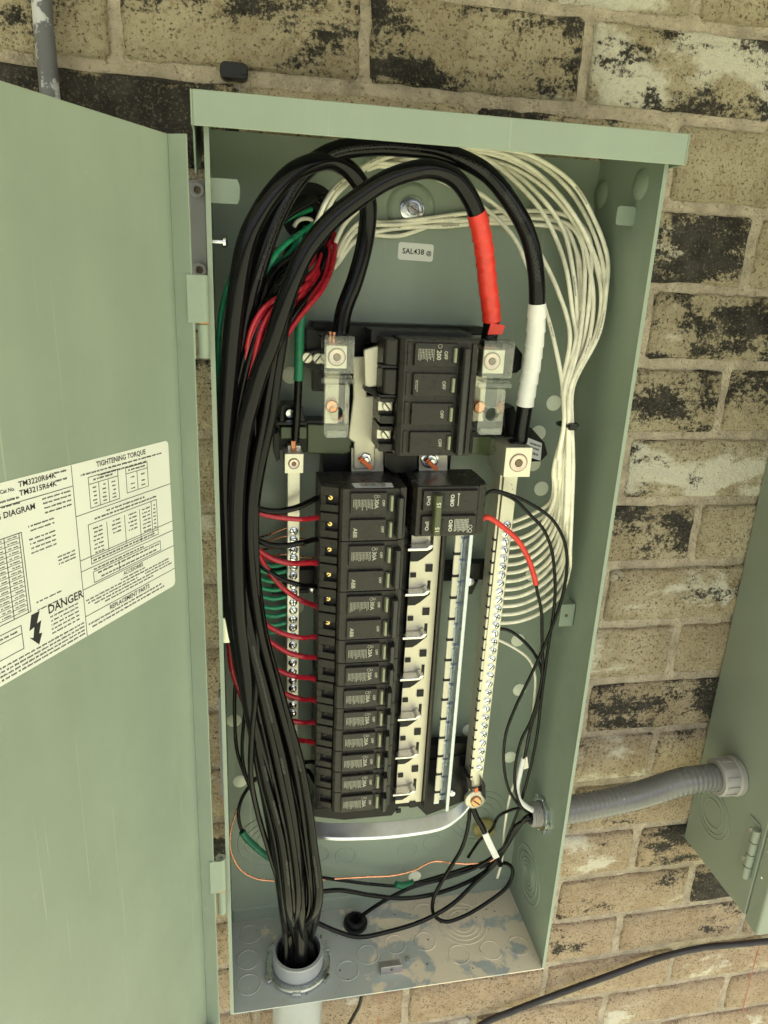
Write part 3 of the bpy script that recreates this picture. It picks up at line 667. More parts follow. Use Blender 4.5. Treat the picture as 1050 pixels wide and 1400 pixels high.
# conduit up through the floor
pc = thing('plastic_conduit', 'grey threaded conduit hub rising through the panel floor full of black cables', 'conduit', (CON.x, CON.y, -400))
pr = [(26.5, 27), (30, 27)]
for k in range(8): pr += [(30.3, 25-k*2.4), (29.3, 23.8-k*2.4)]
MB().lathe(pr+[(30, 4), (30, -2), (26.5, -2)], (CON.x, CON.y, 0), (0, 0, 1), 40, closed=True).build('threaded_hub', M_pvc, pc, smooth=30)
mb = MB(); mb.lathe([(30.6, .4), (38, .4), (38.5, 1.5), (38.5, 5), (37, 6), (30.6, 6)], (CON.x, CON.y, 0), (0, 0, 1), 40, closed=True)
for k in range(6):
    q = Matrix.Translation((CON.x, CON.y, 3)) @ Matrix.Rotation(2*math.pi*k/6+.4, 4, 'Z'); mb.box(37, 41.5, -5, 5, -2.4, 2.6, M=q)
mb.build('locknut', M_zinc, pc, smooth=30, bevel=.3)
MB().lathe([(26.5, -400), (30, -400), (30, -22), (35, -20), (35, -2.5), (26.5, -2.5)], (CON.x, CON.y, 0), (0, 0, 1), 40, closed=True).build('pipe', M_pvc, pc, smooth=30)

# floor bushing
tag(MB().lathe([(8, 10), (11, 10), (12, 8), (12, 5), (15.2, 5), (15.2, .5), (8, .5)], (BUSH.x, BUSH.y, 0), (0, 0, 1), 20, closed=True).lathe([(8.4, 2), (8.4, -14), (0, -14)], (BUSH.x, BUSH.y, 0), (0, 0, 1), 20).build('cable_bushing', M_black, None, smooth=35), 'round black plastic cable bushing in the panel floor', 'bushing')

# pipe, plug, grey housing and cords on the wall
pp = spline([at(56, -60, 112), at(57, 0, 112), at(62, 60, 112), at(68.5, 133, 112), at(76, 230, 112), at(96, 500, 112)], 12)
tag(MB().tube(pp, 7.8, 24).build('wall_pipe', M_emt, None, smooth=60), 'grey pipe with flaking white paint running down the brick above the door', 'pipe')
c = at(320, 97, YW-6)
mb = MB(); mb.prism(rrect(c.x-12, c.x+12, c.z-6.5, c.z+6.5, 5, 5), YW-9, YW+8, 'xzy'); mb.cyl((c.x+8.2, YW-9.6, c.z), (0, 1, 0), 3.4, 2, 14)
tag(mb.build('rubber_plug', M_black, None, smooth=40, bevel=.8), 'short black rubber plug stuck in the mortar above the panel hood', 'plug')
gt, gb_ = at(262, 244, 92), at(280, 452, 92)
gh = thing('grey_housing', 'grey plastic housing with corner screw holes showing between door and panel', 'housing', (-45, YW, gb_.z))
MB().box(-95, -3.2, 94, YW-1, gb_.z, gt.z).build('shell', M_gbox, gh, bevel=3)
for u, v in ((270, 260), (273, 369)):
    c = at(u, v, 92); mb = MB().lathe([(3.2, 0), (6, 0), (6, 4), (5.4, 4.6), (3.2, 4.6)], (c.x, 94, c.z), (0, -1, 0), 20, closed=True); sh = mb.build('screw_boss', M_gbox, gh, smooth=35)
    MB().cyl((c.x, 93.6, c.z), (0, -1, 0), 3.3, .5, 16).build('screw', M_hex, sh)
mb = MB().box(-9, -4, 112, YW-.5, at(289, 1087, 118).z, at(288, 950, 118).z); tag(mb.build('wall_strip', M_gbox, None, bevel=.6), 'narrow dark grey strip fixed to the brick behind the door edge', 'strip')
wire('outdoor_cord', 'thick dusty black cord lying across the lower brick courses', 'cord', [(610, 1440, 118), (660, 1400), (700, 1383), (755, 1362), (830, 1335), (900, 1310), (960, 1296), (1010, 1291), (1060, 1286), (1120, 1280)], 4.7, M_cord, sides=12)
wire('hanging_cable', 'thin black cable dropping out from under the panel beside the conduit', 'cable', [at(497, 1340, 97), at(495, 1358, 98), at(491, 1375, 100), at(482, 1392, 104), at(470, 1415, 108), at(462, 1440, 110)], 2.6, M_wblack)
# red chalk marks: strung crayon line on two bricks
M_chalk = mat('red_crayon', (.48, .17, .11), .9, bump=.8, bscale=700)
for nm, pts in (('below the panel floor', [(520, 1362), (518, 1372), (521, 1380), (517, 1390), (519, 1402), (516, 1415)]), ('below the other box', [(1040, 1290), (1034, 1308), (1031, 1320), (1024, 1345), (1018, 1370), (1015, 1385)])):
    p = [at(u, v, YW-.4) for u, v in pts]; tag(MB().tube(spline(p, 6), .7, 6).build('crayon_line', M_chalk, None, smooth=60), 'faint red crayon line drawn on the brick '+nm, 'crayon line')

# ================================================================== INTERIOR: base, bus bars, lugs, covers
it = thing('panel_interior', 'black plastic panel interior carrying cream bus bars lugs and clear covers', 'bus assembly', (180, 118, 200))
def P(u, v, y): q = at(u, v, y); return (q.x, q.z)
# backing frame behind main breaker and branch breakers
b = MB(); b.box(122, 238, 92, 118, 630, 744); b.box(88, 258, 98, 118, 738, 746); b.build('base', M_base, it, bevel=1)
for x in (104, 248): MB().box(x-9, x+9, 78.5, 118, 706, 732).build('lug_post', M_base, it, bevel=1)
b = MB(); b.box(100, 232, 90, 118, 190, 629); b.build('base', M_base, it, bevel=1)
b = MB(); b.prism([P(418, 1112, 100), P(440, 1060, 100), P(640, 1028, 100), P(640, 1090, 100), P(582, 1112, 100), P(570, 1100, 100), P(545, 1100, 100), P(535, 1112, 100), P(470, 1118, 100)], 96, 110, 'xzy')
b.build('lower_frame', M_base, it, bevel=.6)
lf = MB().plate([(228, 196), (300, 190), (303, 258), (262, 262), (228, 262)], [rrect(262, 277, 224, 240, 2)], 98, 112, 'xzy').build('side_bracket', M_base, it, bevel=.6)
q = at(618, 1084, 96); MB().lathe([(4.6, 0), (4.6, 3), (3.4, 4.2), (0, 4.4)], (q.x, 98, q.z), (0, -1, 0), 18).build('bracket_screw', M_zinc, it, smooth=40)
q = at(420, 1103, 96); MB().lathe([(4.6, 0), (4.6, 3), (3.4, 4.2), (0, 4.4)], (q.x, 96, q.z), (0, -1, 0), 18).build('bracket_screw', M_zinc, it, smooth=40)
# middle cross arms behind the breakers
b = MB(); b.box(50, 110, 100, 112, 470, 492); b.box(50, 110, 98, 114, 466, 470); b.build('cross_arm', M_base, it, bevel=.6)
b = MB(); b.box(226, 292, 98, 112, 474, 494); b.prism([(252, 474), (276, 474), (270, 458), (256, 458)], 96, 112, 'xzy'); b.build('cross_arm', M_base, it, bevel=.6)
q = at(642, 795, 95); MB().lathe([(5, 0), (5, 3), (3.6, 4.2), (0, 4.4)], (q.x, 96, q.z), (0, -1, 0), 18).build('bracket_screw', M_zinc, it, smooth=40)
q = at(428, 806, 95); MB().lathe([(5, 0), (5, 3), (3.6, 4.2), (0, 4.4)], (q.x, 98, q.z), (0, -1, 0), 18).build('bracket_screw', M_zinc, it, smooth=40)
# left support bracket by the ground lug, with screw, and arm toward the bus
def polypx(pts, y0, y1): return [P(u, v, y0) for u, v in pts], y0, y1
b = MB(); pl, y0, y1 = polypx([(376, 582), (388, 556), (413, 556), (420, 578), (445, 578), (445, 618), (412, 622), (378, 618)], 78, 100); b.prism(pl, 88, 112, 'xzy')
pl, _, _ = polypx([(378, 577), (420, 577), (420, 581), (378, 581)], 70, 80); b.prism(pl, 70, 95, 'xzy'); pl, _, _ = polypx([(384, 557), (388, 553), (388, 580), (382, 580)], 72, 80); b.prism(pl, 72, 95, 'xzy'); pl, _, _ = polypx([(410, 553), (414, 557), (418, 580), (410, 580)], 72, 80); b.prism(pl, 72, 95, 'xzy')
pl, _, _ = polypx([(374, 594), (381, 590), (383, 628), (378, 632), (374, 618)], 72, 80); b.prism(pl, 72, 90, 'xzy')
b.build('support_bracket', M_base, it, bevel=.5)
M_smoke = mat('smoked_plastic', (.03, .05, .012), .15, spec=.5)
b = MB(); pl, _, _ = polypx([(420, 580), (482, 582), (482, 618), (470, 622), (420, 620)], 84, 90); b.prism(pl, 84, 92, 'xzy'); pl, _, _ = polypx([(383, 583), (419, 583), (419, 600), (383, 600)], 78, 84); b.prism(pl, 76, 86, 'xzy'); b.build('smoked_guard', M_smoke, it, bevel=1.2)
q = at(397, 566, 82); mb = MB().lathe([(5.2, 0), (5.2, 3.4), (4, 4.6), (0, 4.8)], (q.x, 88, q.z), (0, -1, 0), 20); mb.build('bracket_screw', M_zinc, it, smooth=40)
# terminal block with two slotted screws beside the left lug
b = MB(); pl, _, _ = polypx([(413, 482), (440, 478), (452, 484), (452, 505), (430, 508), (413, 500)], 62, 70); b.prism(pl, 64, 95, 'xzy'); pl, _, _ = polypx([(419, 450), (430, 450), (436, 458), (446, 470), (446, 480), (419, 480)], 70, 76); b.prism(pl, 74, 95, 'xzy'); pl, _, _ = polypx([(428, 505), (452, 505), (456, 536), (428, 536)], 76, 76); b.prism(pl, 80, 95, 'xzy')
b.build('terminal_block', M_base, it, bevel=.6)
for u, v in ((420, 489), (435, 490)):
    q = at(u, v, 62); mb = MB().lathe([(5, 0), (5, 2.4), (4.2, 3.2), (0, 3.3)], (q.x, 64, q.z), (0, -1, 0), 22); o = mb.build('slotted_screw', M_alub, it, smooth=40)
    MB().box(-4.4, 4.4, -.4, .2, -.6, .6, M=Matrix.Translation((q.x, 60.7, q.z)) @ Matrix.Rotation(-.9, 4, 'Y')).build('screw_slot', M_slot, o)
# bus straps from the left lug and behind the main breaker
b = MB(); pl, _, _ = polypx([(483, 488), (502, 488), (502, 541), (520, 541), (523, 605), (513, 612), (513, 642), (484, 642), (484, 606), (476, 600), (483, 545)], 72, 72); b.prism(pl, 72, 76, 'xzy')
pl, _, _ = polypx([(497, 478), (525, 470), (527, 524), (499, 532)], 50, 50); b.prism(pl, 48, 54, 'xzy'); b.build('bus_strap', M_alu, it, bevel=1.5)
b = MB(); pl, _, _ = polypx([(480, 612), (524, 612), (524, 644), (480, 644)], 79, 79); b.prism(pl, 77, 80, 'xzy'); b.build('bus_strap', M_alu, it, bevel=.5)
b = MB(); pl, _, _ = polypx([(572, 618), (611, 618), (611, 648), (572, 648)], 79, 79); b.prism(pl, 77, 80, 'xzy'); b.build('bus_strap', M_alu, it, bevel=.5)
b = MB(); pl, _, _ = polypx([(504, 470), (520, 462), (528, 466), (528, 540), (508, 560), (520, 620), (540, 628), (648, 622), (660, 470)], 76, 76); b.prism(pl, 82, 92, 'xzy'); pl, _, _ = polypx([(500, 528), (520, 534), (545, 534), (545, 545), (520, 545), (498, 534)], 46, 46); b.prism(pl, 46, 60, 'xzy'); pl, _, _ = polypx([(528, 618), (570, 618), (570, 640), (562, 646), (536, 646), (528, 640)], 66, 66); b.prism(pl, 64, 90, 'xzy'); b.build('insulating_barrier', M_base, it, bevel=.6)
for u, v in ((500, 628), (590, 630)):
    q = at(u, v, 68); mb = MB(); mb.lathe([(9.2, 0), (9.2, 2), (8, 2.6), (5, 2.6)], (q.x, 76.5, q.z), (0, -1, 0), 24); mb.lathe([(6.4, 2.6), (6.4, 7.2), (5.6, 8), (3.4, 8)], (q.x, 76.5, q.z), (0, -1, 0), 6); mb.lathe([(3.2, 8), (3.2, 12), (2.4, 13), (0, 13)], (q.x, 76.5, q.z), (0, -1, 0), 16)
    o = mb.build('bus_bolt', M_zinc, it, smooth=30)
    M_ = Matrix.Translation((q.x+.5, 66, q.z-3.5)) @ Matrix.Rotation(.75, 4, 'Y'); mb = MB(); mb.prism([(-6.5, -1.2), (-5, -2.6), (3, -2.2), (6, -2.8), (7, 0), (6, 2.4), (1, 1.8), (-5, 2.2)], -3, -1.6, 'xzy', M=M_); mb.prism([(-8, -3), (-4, -3), (-4, 2.4), (-8, 2)], -1.6, 9.4, 'xzy', M=M_); mb.build('torque_mark', M_red_mark, o, bevel=.6)
# main lugs with set screws, under clear hinged covers
def lug(name, x0, x1, y0, y1, z0, z1, sx_, sz_, rs, parent, m=M_alub):
    o = MB().box(x0, x1, y0, y1, z0, z1).build(name, m, parent, bevel=.6)
    s_ = MB().lathe([(rs*.42, -.2), (rs*.48, 1.1), (rs*.92, 1.4), (rs, 1.0), (rs, -.2)], (sx_, y0, sz_), (0, -1, 0), 28).build('set_screw', M_pinkm, o, smooth=30)
    MB().lathe([(rs*.5, 0), (rs*.42, 1.22), (0, 1.22)], (sx_, y0-.05, sz_), (0, -1, 0), 6).build('hex_socket', M_hex, o)
    MB().ring((sx_, y0, sz_), (0, 1, 0), rs+.5, .35, 28).build('screw_rim', M_hex, o)
    return o
cL, wL, hL = frame(446, 472, 474, 504, 36); lug('main_lug', cL.x-wL/2, cL.x+wL/2, 36, 78, cL.z-hL/2, cL.z+hL/2, cL.x+.2, cL.z, 7.2, it)
cR, wR, hR = frame(661, 478, 688, 511, 36); lug('main_lug', cR.x-wR/2, cR.x+wR/2, 36, 78, cR.z-hR/2, cR.z+hR/2, cR.x-1.5, cR.z+.5, 7.4, it)
b = MB(); q = at(704, 492, 70); b.prism([(q.x-16, q.z-14), (q.x+2, q.z-12), (q.x+6, q.z-8), (q.x+6, q.z+6), (q.x-2, q.z+14), (q.x-16, q.z+18)], 66, 84, 'xzy'); b.build('side_insulator', M_base, it, bevel=1)
def cover(c, w_, h_, y, zlow):
    """clear moulded cover: hood over the lug, hinge bar, lower flap with a round screw port"""
    r = MB(); x0, x1 = c.x-w_/2-2.5, c.x+w_/2+5; z0, z1 = c.z-h_/2-3, c.z+h_/2+9
    t = 1.1
    r.plate(rrect(x0, x1, z0, z1, 2), [], y-6, y-6+t, 'xzy')
    r.box(x0, x0+t, y-4.7, y+22, z0, z1); r.box(x1-t, x1, y-4.7, y+22, z0, z1); r.box(x0+t+.1, x1-t-.1, y-4.7, y+18, z1-t, z1)
    r.box(x0+1.5, x1-1.5, y-6, y+14, z0-4.2, z0-1.6)
    r.tube([Vector((x0-1.5, y-1, z0-7.2)), Vector((x1+1.5, y-1, z0-7.2))], 2.6, 14)
    fx0, fx1, fz1 = x0+1.5, x1-2.5, z0-10.5; yy = y-1; cz = (fz1+zlow)/2-2; cx = (fx0+fx1)/2
    r.plate(rrect(fx0, fx1, zlow, fz1, 3.5), [circ(cx, cz, 6.4, 24)], yy, yy+t, 'xzy')
    r.lathe([(6.2, -2), (7.6, -2), (7.6, 6), (6.2, 6)], (cx, yy, cz), (0, 1, 0), 24, closed=True)
    r.box(fx0, fx0+t, yy+t+.05, yy+20, zlow+3, fz1); r.box(fx1-t, fx1, yy+t+.05, yy+20, zlow+3, fz1); r.box(fx0+2, fx1-2, yy-4, yy-.1, zlow+.5, zlow+6.5)
    r.box(fx0+3, fx0+4.2, yy-1.4, yy-.1, cz+9, fz1-1); r.box(fx1-4.2, fx1-3, yy-1.4, yy-.1, cz+9, fz1-1)
    tn = MB().box(cx-7, cx+7, 72, 76, zlow+4, fz1+6).build('bus_tongue', M_alu, it, bevel=.6); MB().lathe([(6, 0), (6, 6), (5, 7), (0, 7)], (cx, 72, cz), (0, -1, 0), 20).build('tongue_screw', M_copper, it, smooth=40)
    return r.build('clear_cover', M_clearp, it, bevel=.5, smooth=40)
cover(cL, wL, hL, 32, at(462, 598, 31).z); cover(cR, wR, hR, 32, at(670, 594, 31).z)
# copper strands showing above the lugs
for c_, y_ in ((cL, 55), (cR, 55)):
    b = MB()
    for k in range(7):
        a_ = k/7*6.28; b.cyl((c_.x+4.4*math.cos(a_), y_+4.4*math.sin(a_), c_.z+hL/2-2), (0, 0, 1), 2.0, 12, 8)
    b.build('copper_strands', M_copper, it, smooth=50)

# right bus plate with folded stabs and dark notches
bp_ = MB().box(193, 224.5, 80, 82.5, 196, 560).build('bus_plate', M_alu, it, bevel=.3)
MB().box(225.3, 227.6, 70, 92, 192, 560).build('edge_strip', M_base, it)
for k in range(7):
    z = 526.5-50.8*k
    t_ = MB(); t_.prism([(186, z-3), (207, z-3), (211, z-1.5), (213, z+1.5), (213, z+3), (209, z+3), (206, z), (186, z)], 66, 79.0, 'xzy')
    t_.build('stab', mat('stab_metal', (.68, .67, .60), .24, 1., var=.1, vscale=120), bp_, bevel=.8)
    n_ = MB(); n_.prism([(193, z-3.5), (208, z-3.5), (213.4, z), (213.4, z+8), (216.6, z+8), (216.6, z-8), (206, z-17), (201, z-20), (193, z-20)], 79.2, 80.6, 'xzy'); n_.build('notch', M_slot, bp_)
    MB().box(210, 217.5, 78.4, 80.5, z-32, z-24).build('notch', M_slot, bp_); MB().box(194, 200, 78.4, 80.5, z-38, z-33).build('notch', M_slot, bp_)
# galvanised hold-down rail right of it
rl = MB(); rl.box(239.5, 246, 78, 80, 192, 560); rl.box(251, 255, 66, 94, 190, 560); rl.box(246, 251, 84, 86, 192, 560); ro = rl.build('hold_down_rail', M_galv, it, bevel=.4)
for k in range(14):
    z = 540-25.4*k
    MB().box(238.8, 246.6, 77, 79.4, z-1.6, z+1.6).build('rail_notch', M_slot, ro)
    MB().lathe([(3.2, 0), (3.2, 1.4), (2.2, 2)], (248.5, 84, z-12), (0, -1, 0), 10).build('rail_boss', M_galv, ro, smooth=40)
MB().box(240, 245.6, 77.2, 77.9, 196, 556).build('rail_face', M_alu, ro)
# barcode tag hanging by the neutral lug on its black bracket
b = MB(); pl, _, _ = polypx([(690, 560), (704, 556), (712, 580), (728, 586), (746, 606), (750, 622), (740, 632), (716, 632), (690, 600)], 84, 84); b.prism(pl, 86, 110, 'xzy'); pl, _, _ = polypx([(640, 590), (690, 590), (690, 596), (640, 598)], 80, 80); b.prism(pl, 80, 95, 'xzy'); b.build('support_bracket', M_base, it, bevel=.8)
b = MB(); pl, _, _ = polypx([(640, 596), (676, 596), (676, 624), (640, 621)], 84, 84); b.prism(pl, 84, 92, 'xzy'); b.build('smoked_guard', M_smoke, it, bevel=1.2)
tg = MB(); pl, _, _ = polypx([(721, 598), (741, 606), (739, 630), (718, 623)], 82, 82); tg.prism(pl, 82, 82.4, 'xzy')
cx_, cz_ = sum(q_[0] for q_ in pl)/4, sum(q_[1] for q_ in pl)/4
MT = Matrix.Translation((cx_, 81.8, cz_)) @ Matrix.Rotation(math.radians(17), 4, 'Y')
for i_, row in enumerate((5, 1, -4.5)):
    x = -6.4
    while x < 6:
        wd = random.uniform(.4, 1.3); tg.box(x, x+wd, 0, .1, row-1, row+1+(.5 if i_ == 2 else 0), 1, M=MT); x += wd+.5
tg.build('tag', [M_white, M_printb], it)

# ================================================================== GROUND BAR AND NEUTRAL BAR
def bar(name, label, cat, top, bot, w_, d_, zs, m_sc, screw_r, lugspec, side=0):
    t = thing(name, label, cat, (bot[0], 100, bot[1]))
    ax = (Vector((top[0], 0, top[1]))-Vector((bot[0], 0, bot[1]))); n_ = ax.normalized(); r_ = Vector((n_.z, 0, -n_.x))
    y0 = 75
    def q(s_, x): p_ = Vector((bot[0], 0, bot[1]))+n_*s_+r_*x; return (p_.x, p_.z)
    L_ = ax.length
    MB().prism([q(0, -w_/2), q(L_, -w_/2), q(L_, w_/2), q(0, w_/2)], y0, y0+d_, 'xzy').build('bar', m_sc[0], t, bevel=.7)
    for z in zs:
        s_ = (z-bot[1])/n_.z; x, zz = q(s_, side); jx = random.uniform(-.2, .2)
        sc_ = MB().lathe([(screw_r*1.12, 0), (screw_r*1.12, .35), (screw_r, .45), (screw_r, 1.5), (screw_r*.8, 2.0), (0, 2.0)], (x+jx, y0, zz), (0, -1, 0), 16).build('screw', m_sc[1], t, smooth=35)
        a_ = random.uniform(0, 3.1); mb = MB(); mb.box(-screw_r*.82, screw_r*.82, -.2, .2, -.5, .5, M=Matrix.Translation((x+jx, y0-2.0, zz)) @ Matrix.Rotation(a_, 4, 'Y'))
        if random.random() < .4: mb.box(-.5, .5, -.2, .2, -screw_r*.8, screw_r*.8, M=Matrix.Translation((x+jx, y0-2.05, zz)) @ Matrix.Rotation(a_, 4, 'Y'))
        mb.build('screw_slot', M_slot, sc_)
    return t
gz = [at(402, v, 75).z for v in (726, 738, 752, 763, 775, 787, 800, 811, 823, 834, 846, 858, 869, 882, 893, 906, 918, 930, 941, 953, 964, 975, 987, 999, 1010, 1022, 1033)]
gbar = bar('ground_bar', 'slim cream metal ground bar with slotted screws left of the breakers', 'ground bar', (70.8, 632), (70.8, 262), 12.6, 13, gz, (M_alub, M_zinc), 4.1, None)
c, w_, h_ = frame(389, 620.5, 415, 647, 60); lg = lug('lug', c.x-w_/2, c.x+w_/2, 60, 88, c.z-h_/2, c.z+h_/2, c.x-.2, c.z, 4.6, None)
lg.parent = gbar; lg.location = -PLOC[gbar.name]*S
nz = [at(u, v, 75).z for u, v in [(684.5, 718+11.35*k) for k in range(30)]]
nbar = bar('neutral_bar', 'long cream metal neutral bar with round screws under the white wires', 'neutral bar', (293.5, 625), (289.5, 214), 15, 13, nz, (M_alub, M_zinc), 4.0, None, 1.5)
MB().box(279.4, 281.6, 70, 92, 214, 612).build('backing_strip', M_alu, nbar)
b = MB()
for z in range(232, 540, 13): b.box(278.9, 282, 69.6, 75, z, z+2.2)
b.build('wire_notches', M_slot, nbar)
c = at(704, 634, 40); o = lug('lug', 271, 298.4, 40, 88, 609, 638.5, 285, 623.5, 8.4, None); o.parent = nbar; o.location = -PLOC[nbar.name]*S
for o_ in (o, lg): pass
# bonding strap along the bottom, bolted to the neutral bar
st = thing('bonding_strap', 'pale aluminium bonding strap bent below the breakers and bolted to the neutral bar', 'strap', (190, 90, 150))
sp_ = [at(405, 1118, 92), at(418, 1138, 78), at(440, 1146, 66), at(500, 1147, 62), at(560, 1142, 62), at(608, 1132, 64), at(630, 1117, 70), at(646, 1098, 72)]
sp_ = spline(sp_, 5); mb = MB(); vs = []
for i_, q in enumerate(sp_):
    f_ = i_/(len(sp_)-1); hz = 5.5; dy = 15 if f_ < .8 else 15-10*(f_-.8)/.2
    vs += [q+Vector((0, 0, -2)), q+Vector((0, 0, 2)), q+Vector((0, dy, 10)), q+Vector((0, dy, 6.5))]
fs = []
for i_ in range(len(sp_)-1):
    for k in range(4): fs.append((4*i_+k, 4*i_+(k+1) % 4, 4*i_+4+(k+1) % 4, 4*i_+4+k))
fs += [(0, 1, 2, 3), tuple(4*(len(sp_)-1)+k for k in (3, 2, 1, 0))]
mb.add(vs, fs); mb.build('strap', mat('brushed_aluminium', (.66, .69, .72), .38, .85, var=.1, vscale=70, bump=.1), st, smooth=40, bevel=.5)
q = at(651, 1096, 66); MB().lathe([(12.5, -6), (12.5, -1), (11, 0), (0, 0)], (q.x, 68, q.z), (0, -1, 0), 24).build('eyelet', M_alu, st, smooth=40)
o = MB().lathe([(6.6, 0), (6.6, 3), (5.4, 4), (0, 4)], (q.x, 68, q.z), (0, -1, 0), 24).build('copper_screw', mat('bronze_screw', (.55, .30, .15), .35, 1.), st, smooth=40)
MB().box(-5.4, 5.4, -.3, .2, -.7, .7, M=Matrix.Translation((q.x, 64, q.z)) @ Matrix.Rotation(.7, 4, 'Y')).build('screw_slot', M_slot, o)
MB().box(q.x-3, q.x+1, 66, 67.8, q.z+12.6, q.z+19).build('torque_mark', M_red_mark, st, bevel=.4)
b = MB(); pl, _, _ = polypx([(638, 1062), (646, 1070), (646, 1085), (640, 1078)], 66, 66); b.prism(pl, 68, 90, 'xzy'); pl, _, _ = polypx([(659, 1066), (664, 1074), (664, 1094), (659, 1088)], 66, 66); b.prism(pl, 66, 90, 'xzy'); b.build('barrier', M_base, st, bevel=.4)

# ================================================================== BREAKERS
PZ = 25.6                                                       # one pole
RD = Matrix.Rotation(math.pi/2, 4, 'Y')                          # print turned a quarter clockwise, as read from the front
RU = Matrix.Rotation(-math.pi/2, 4, 'Y')
def tiny(mb, x0, x1, z0, z1, M=None, gap=1.35, mi=0):            # illegible rating print: short columns of specks
    x = x0
    while x < x1:
        z = z1
        while z > z0+random.uniform(0, 3.5):
            h_ = random.uniform(.5, 1.6); mb.box(x, x+.55, -.05, .05, z-h_, z, mi, M=M); z -= h_+.45
        x += gap
def copy_tree(o, parent=None):
    c = o.copy(); COL.objects.link(c); c.parent = parent
    for ch in o.children: copy_tree(ch, c)
    return c
def branch_breaker(poles, amp, brand, loc, name, label, group=None, brass=True, x_len=79., tie=True, bright=True):
    """outer end with terminal wells at x = 0, load end at x_len; y = 0 is the face, z runs down from 0"""
    t = thing(name, label, 'circuit breaker', loc, group); PLOC[t.name] = Vector((0, 0, 0))
    H_ = poles*PZ-.5
    b = MB()
    b.prism([(0, 22), (16.5, 16), (16.5, 7), (19, 5), (24, 4.2), (x_len-8, 4.2), (x_len-6, 7), (x_len, 8), (x_len, 60), (x_len-10, 64), (0, 64)], -H_, 0, 'xyz')
    body = b.build('case', M_brk, t, bevel=.7)
    for k in range(poles):
        z = -k*PZ
        b = MB(); b.prism([(0, 17.5), (15.8, 10.4), (15.8, 15.6), (0, 21.6)], z-9.2, z-.6, 'xyz'); b.prism([(0, 17.5), (15.8, 10.4), (15.8, 15.6), (0, 21.6)], z-24.4, z-17.6, 'xyz'); b.prism([(0, 17.5), (4.6, 15.4), (4.6, 19.2), (0, 21.6)], z-17.6, z-9.2, 'xyz')
        b.build('terminal_shroud', M_brk, t, bevel=.5)
        MB().prism([(4.8, 19.6), (16.2, 14.9), (16.2, 15.6), (4.8, 20.4)], z-17.4, z-9.4, 'xyz').build('terminal_well', M_slot, t)
        nrm = Vector((-.35, -.93, 0)).normalized(); c = Vector((9.6, 17.9, z-11.9))
        s_ = MB().lathe([(2.7, 0), (2.7, 1.0), (2.1, 1.5), (0, 1.5)], c, nrm, 16).build('terminal_screw', M_brass if brass else mat('dark_screw', (.035, .03, .024), .4, .8), t, smooth=40)
        MB().box(-2.6, 2.6, -.25, .2, -.45, .45, M=Matrix.Translation(c+nrm*1.55) @ Matrix.Rotation(random.uniform(-.8, .8), 4, nrm) ).build('screw_slot', M_slot, s_)
        pl = MB().box(25.5, 59.2, .6, 4.1, z-22.8, z-3.0).build('rating_plate', M_brk, t, bevel=.5)
        MB().box(60.2, 66.6, 3.6, 4.6, z-21.2, z-5).build('handle_slot', M_slot, t)
        MB().prism([(61.8, 4.0), (62.6, -.6), (64.8, -.9), (65.6, 4.0)], z-20.4, z-5.8, 'xyz').build('indicator', mat('indicator', (.26, .27, .17), .22), t, bevel=.4)
        pr_ = MB()
        if k == 0 or brand is None:
            pr_.text(amp, 5.4, Matrix.Translation((49.2, .5, z-13.2)) @ RD)
            tiny(pr_, 28, 46, z-19, z-9, M=Matrix.Translation((0, .5, 0)))
            pr_.ring((48.4, .5, z-6.2), (0, 1, 0), 1.5, .22, 14, k=4); pr_.ring((51.2, .5, z-6.2), (0, 1, 0), 1.1, .2, 14, k=4)
        else: pr_.text(brand, 5.2, Matrix.Translation((30.3, .5, z-15.5)) @ RD)
        pr_.build('lettering', M_print, t); MB().text('OFF', 3.5, Matrix.Translation((55.8, .5, z-12.5)) @ RD).build('state_lettering', M_print, t)
    for k in range(poles):
        MB().prism([(x_len-.5, 44), (x_len+4, 46), (x_len+5.5, 52), (x_len+3, 60), (x_len-.5, 62)], -k*PZ-random.uniform(19, 23), -k*PZ-3, 'xyz').build('bus_clip', M_base, t, bevel=.8)
    # handle or handle tie
    if poles == 2:
        MB().prism([(67.4, 7), (68, -4.5), (69.5, -6), (73, -6), (74.6, -3.5), (75.2, 7)], -2*PZ+6, -6.2, 'xyz').build('handle_tie', M_handle, t, bevel=.8)
    else: MB().prism([(67.2, 7), (67.8, -4), (69, -5.6), (72, -5.6), (73.6, -3), (74.4, 7)], -PZ+3.6, -4.6, 'xyz').build('handle', M_handle, t, bevel=.8)
    return t
X0, Y0, ZT = 92.0, 12.0, 606.
row = [(2, '30A', 'ABB'), (2, '30A', 'ABB'), (2, '30A', 'ABB')]
k = 0; brks = []
names2 = ['black double-pole 30A breaker with a barcode sticker on its top side', 'black double-pole 30A breaker between two other double-pole breakers', 'black double-pole 30A breaker directly above the single-pole breakers']
for i_ in range(3):
    brks.append(branch_breaker(2, '30A', 'ABB', (X0, Y0, ZT-k*PZ), 'double_pole_breaker', names2[i_], 'double-pole breakers in the left stack')); k += 2
ords = ['first', 'second', 'third', 'fourth', 'fifth', 'sixth', 'seventh', 'eighth and lowest']
sp1 = branch_breaker(1, '20A', None, (X0, Y0, ZT-k*PZ), 'single_pole_breaker', 'black single-pole breaker, first one below the double-pole breakers', 'single-pole breakers in the left stack', brass=False)
for i_ in range(1, 8):
    c_ = copy_tree(sp1); c_.location = Vector((X0+random.uniform(-.5, .5), Y0+random.uniform(-.3, .3), ZT-(k+i_)*PZ))*S; c_['label'] = 'black single-pole breaker, %s one below the double-pole breakers' % ords[i_]
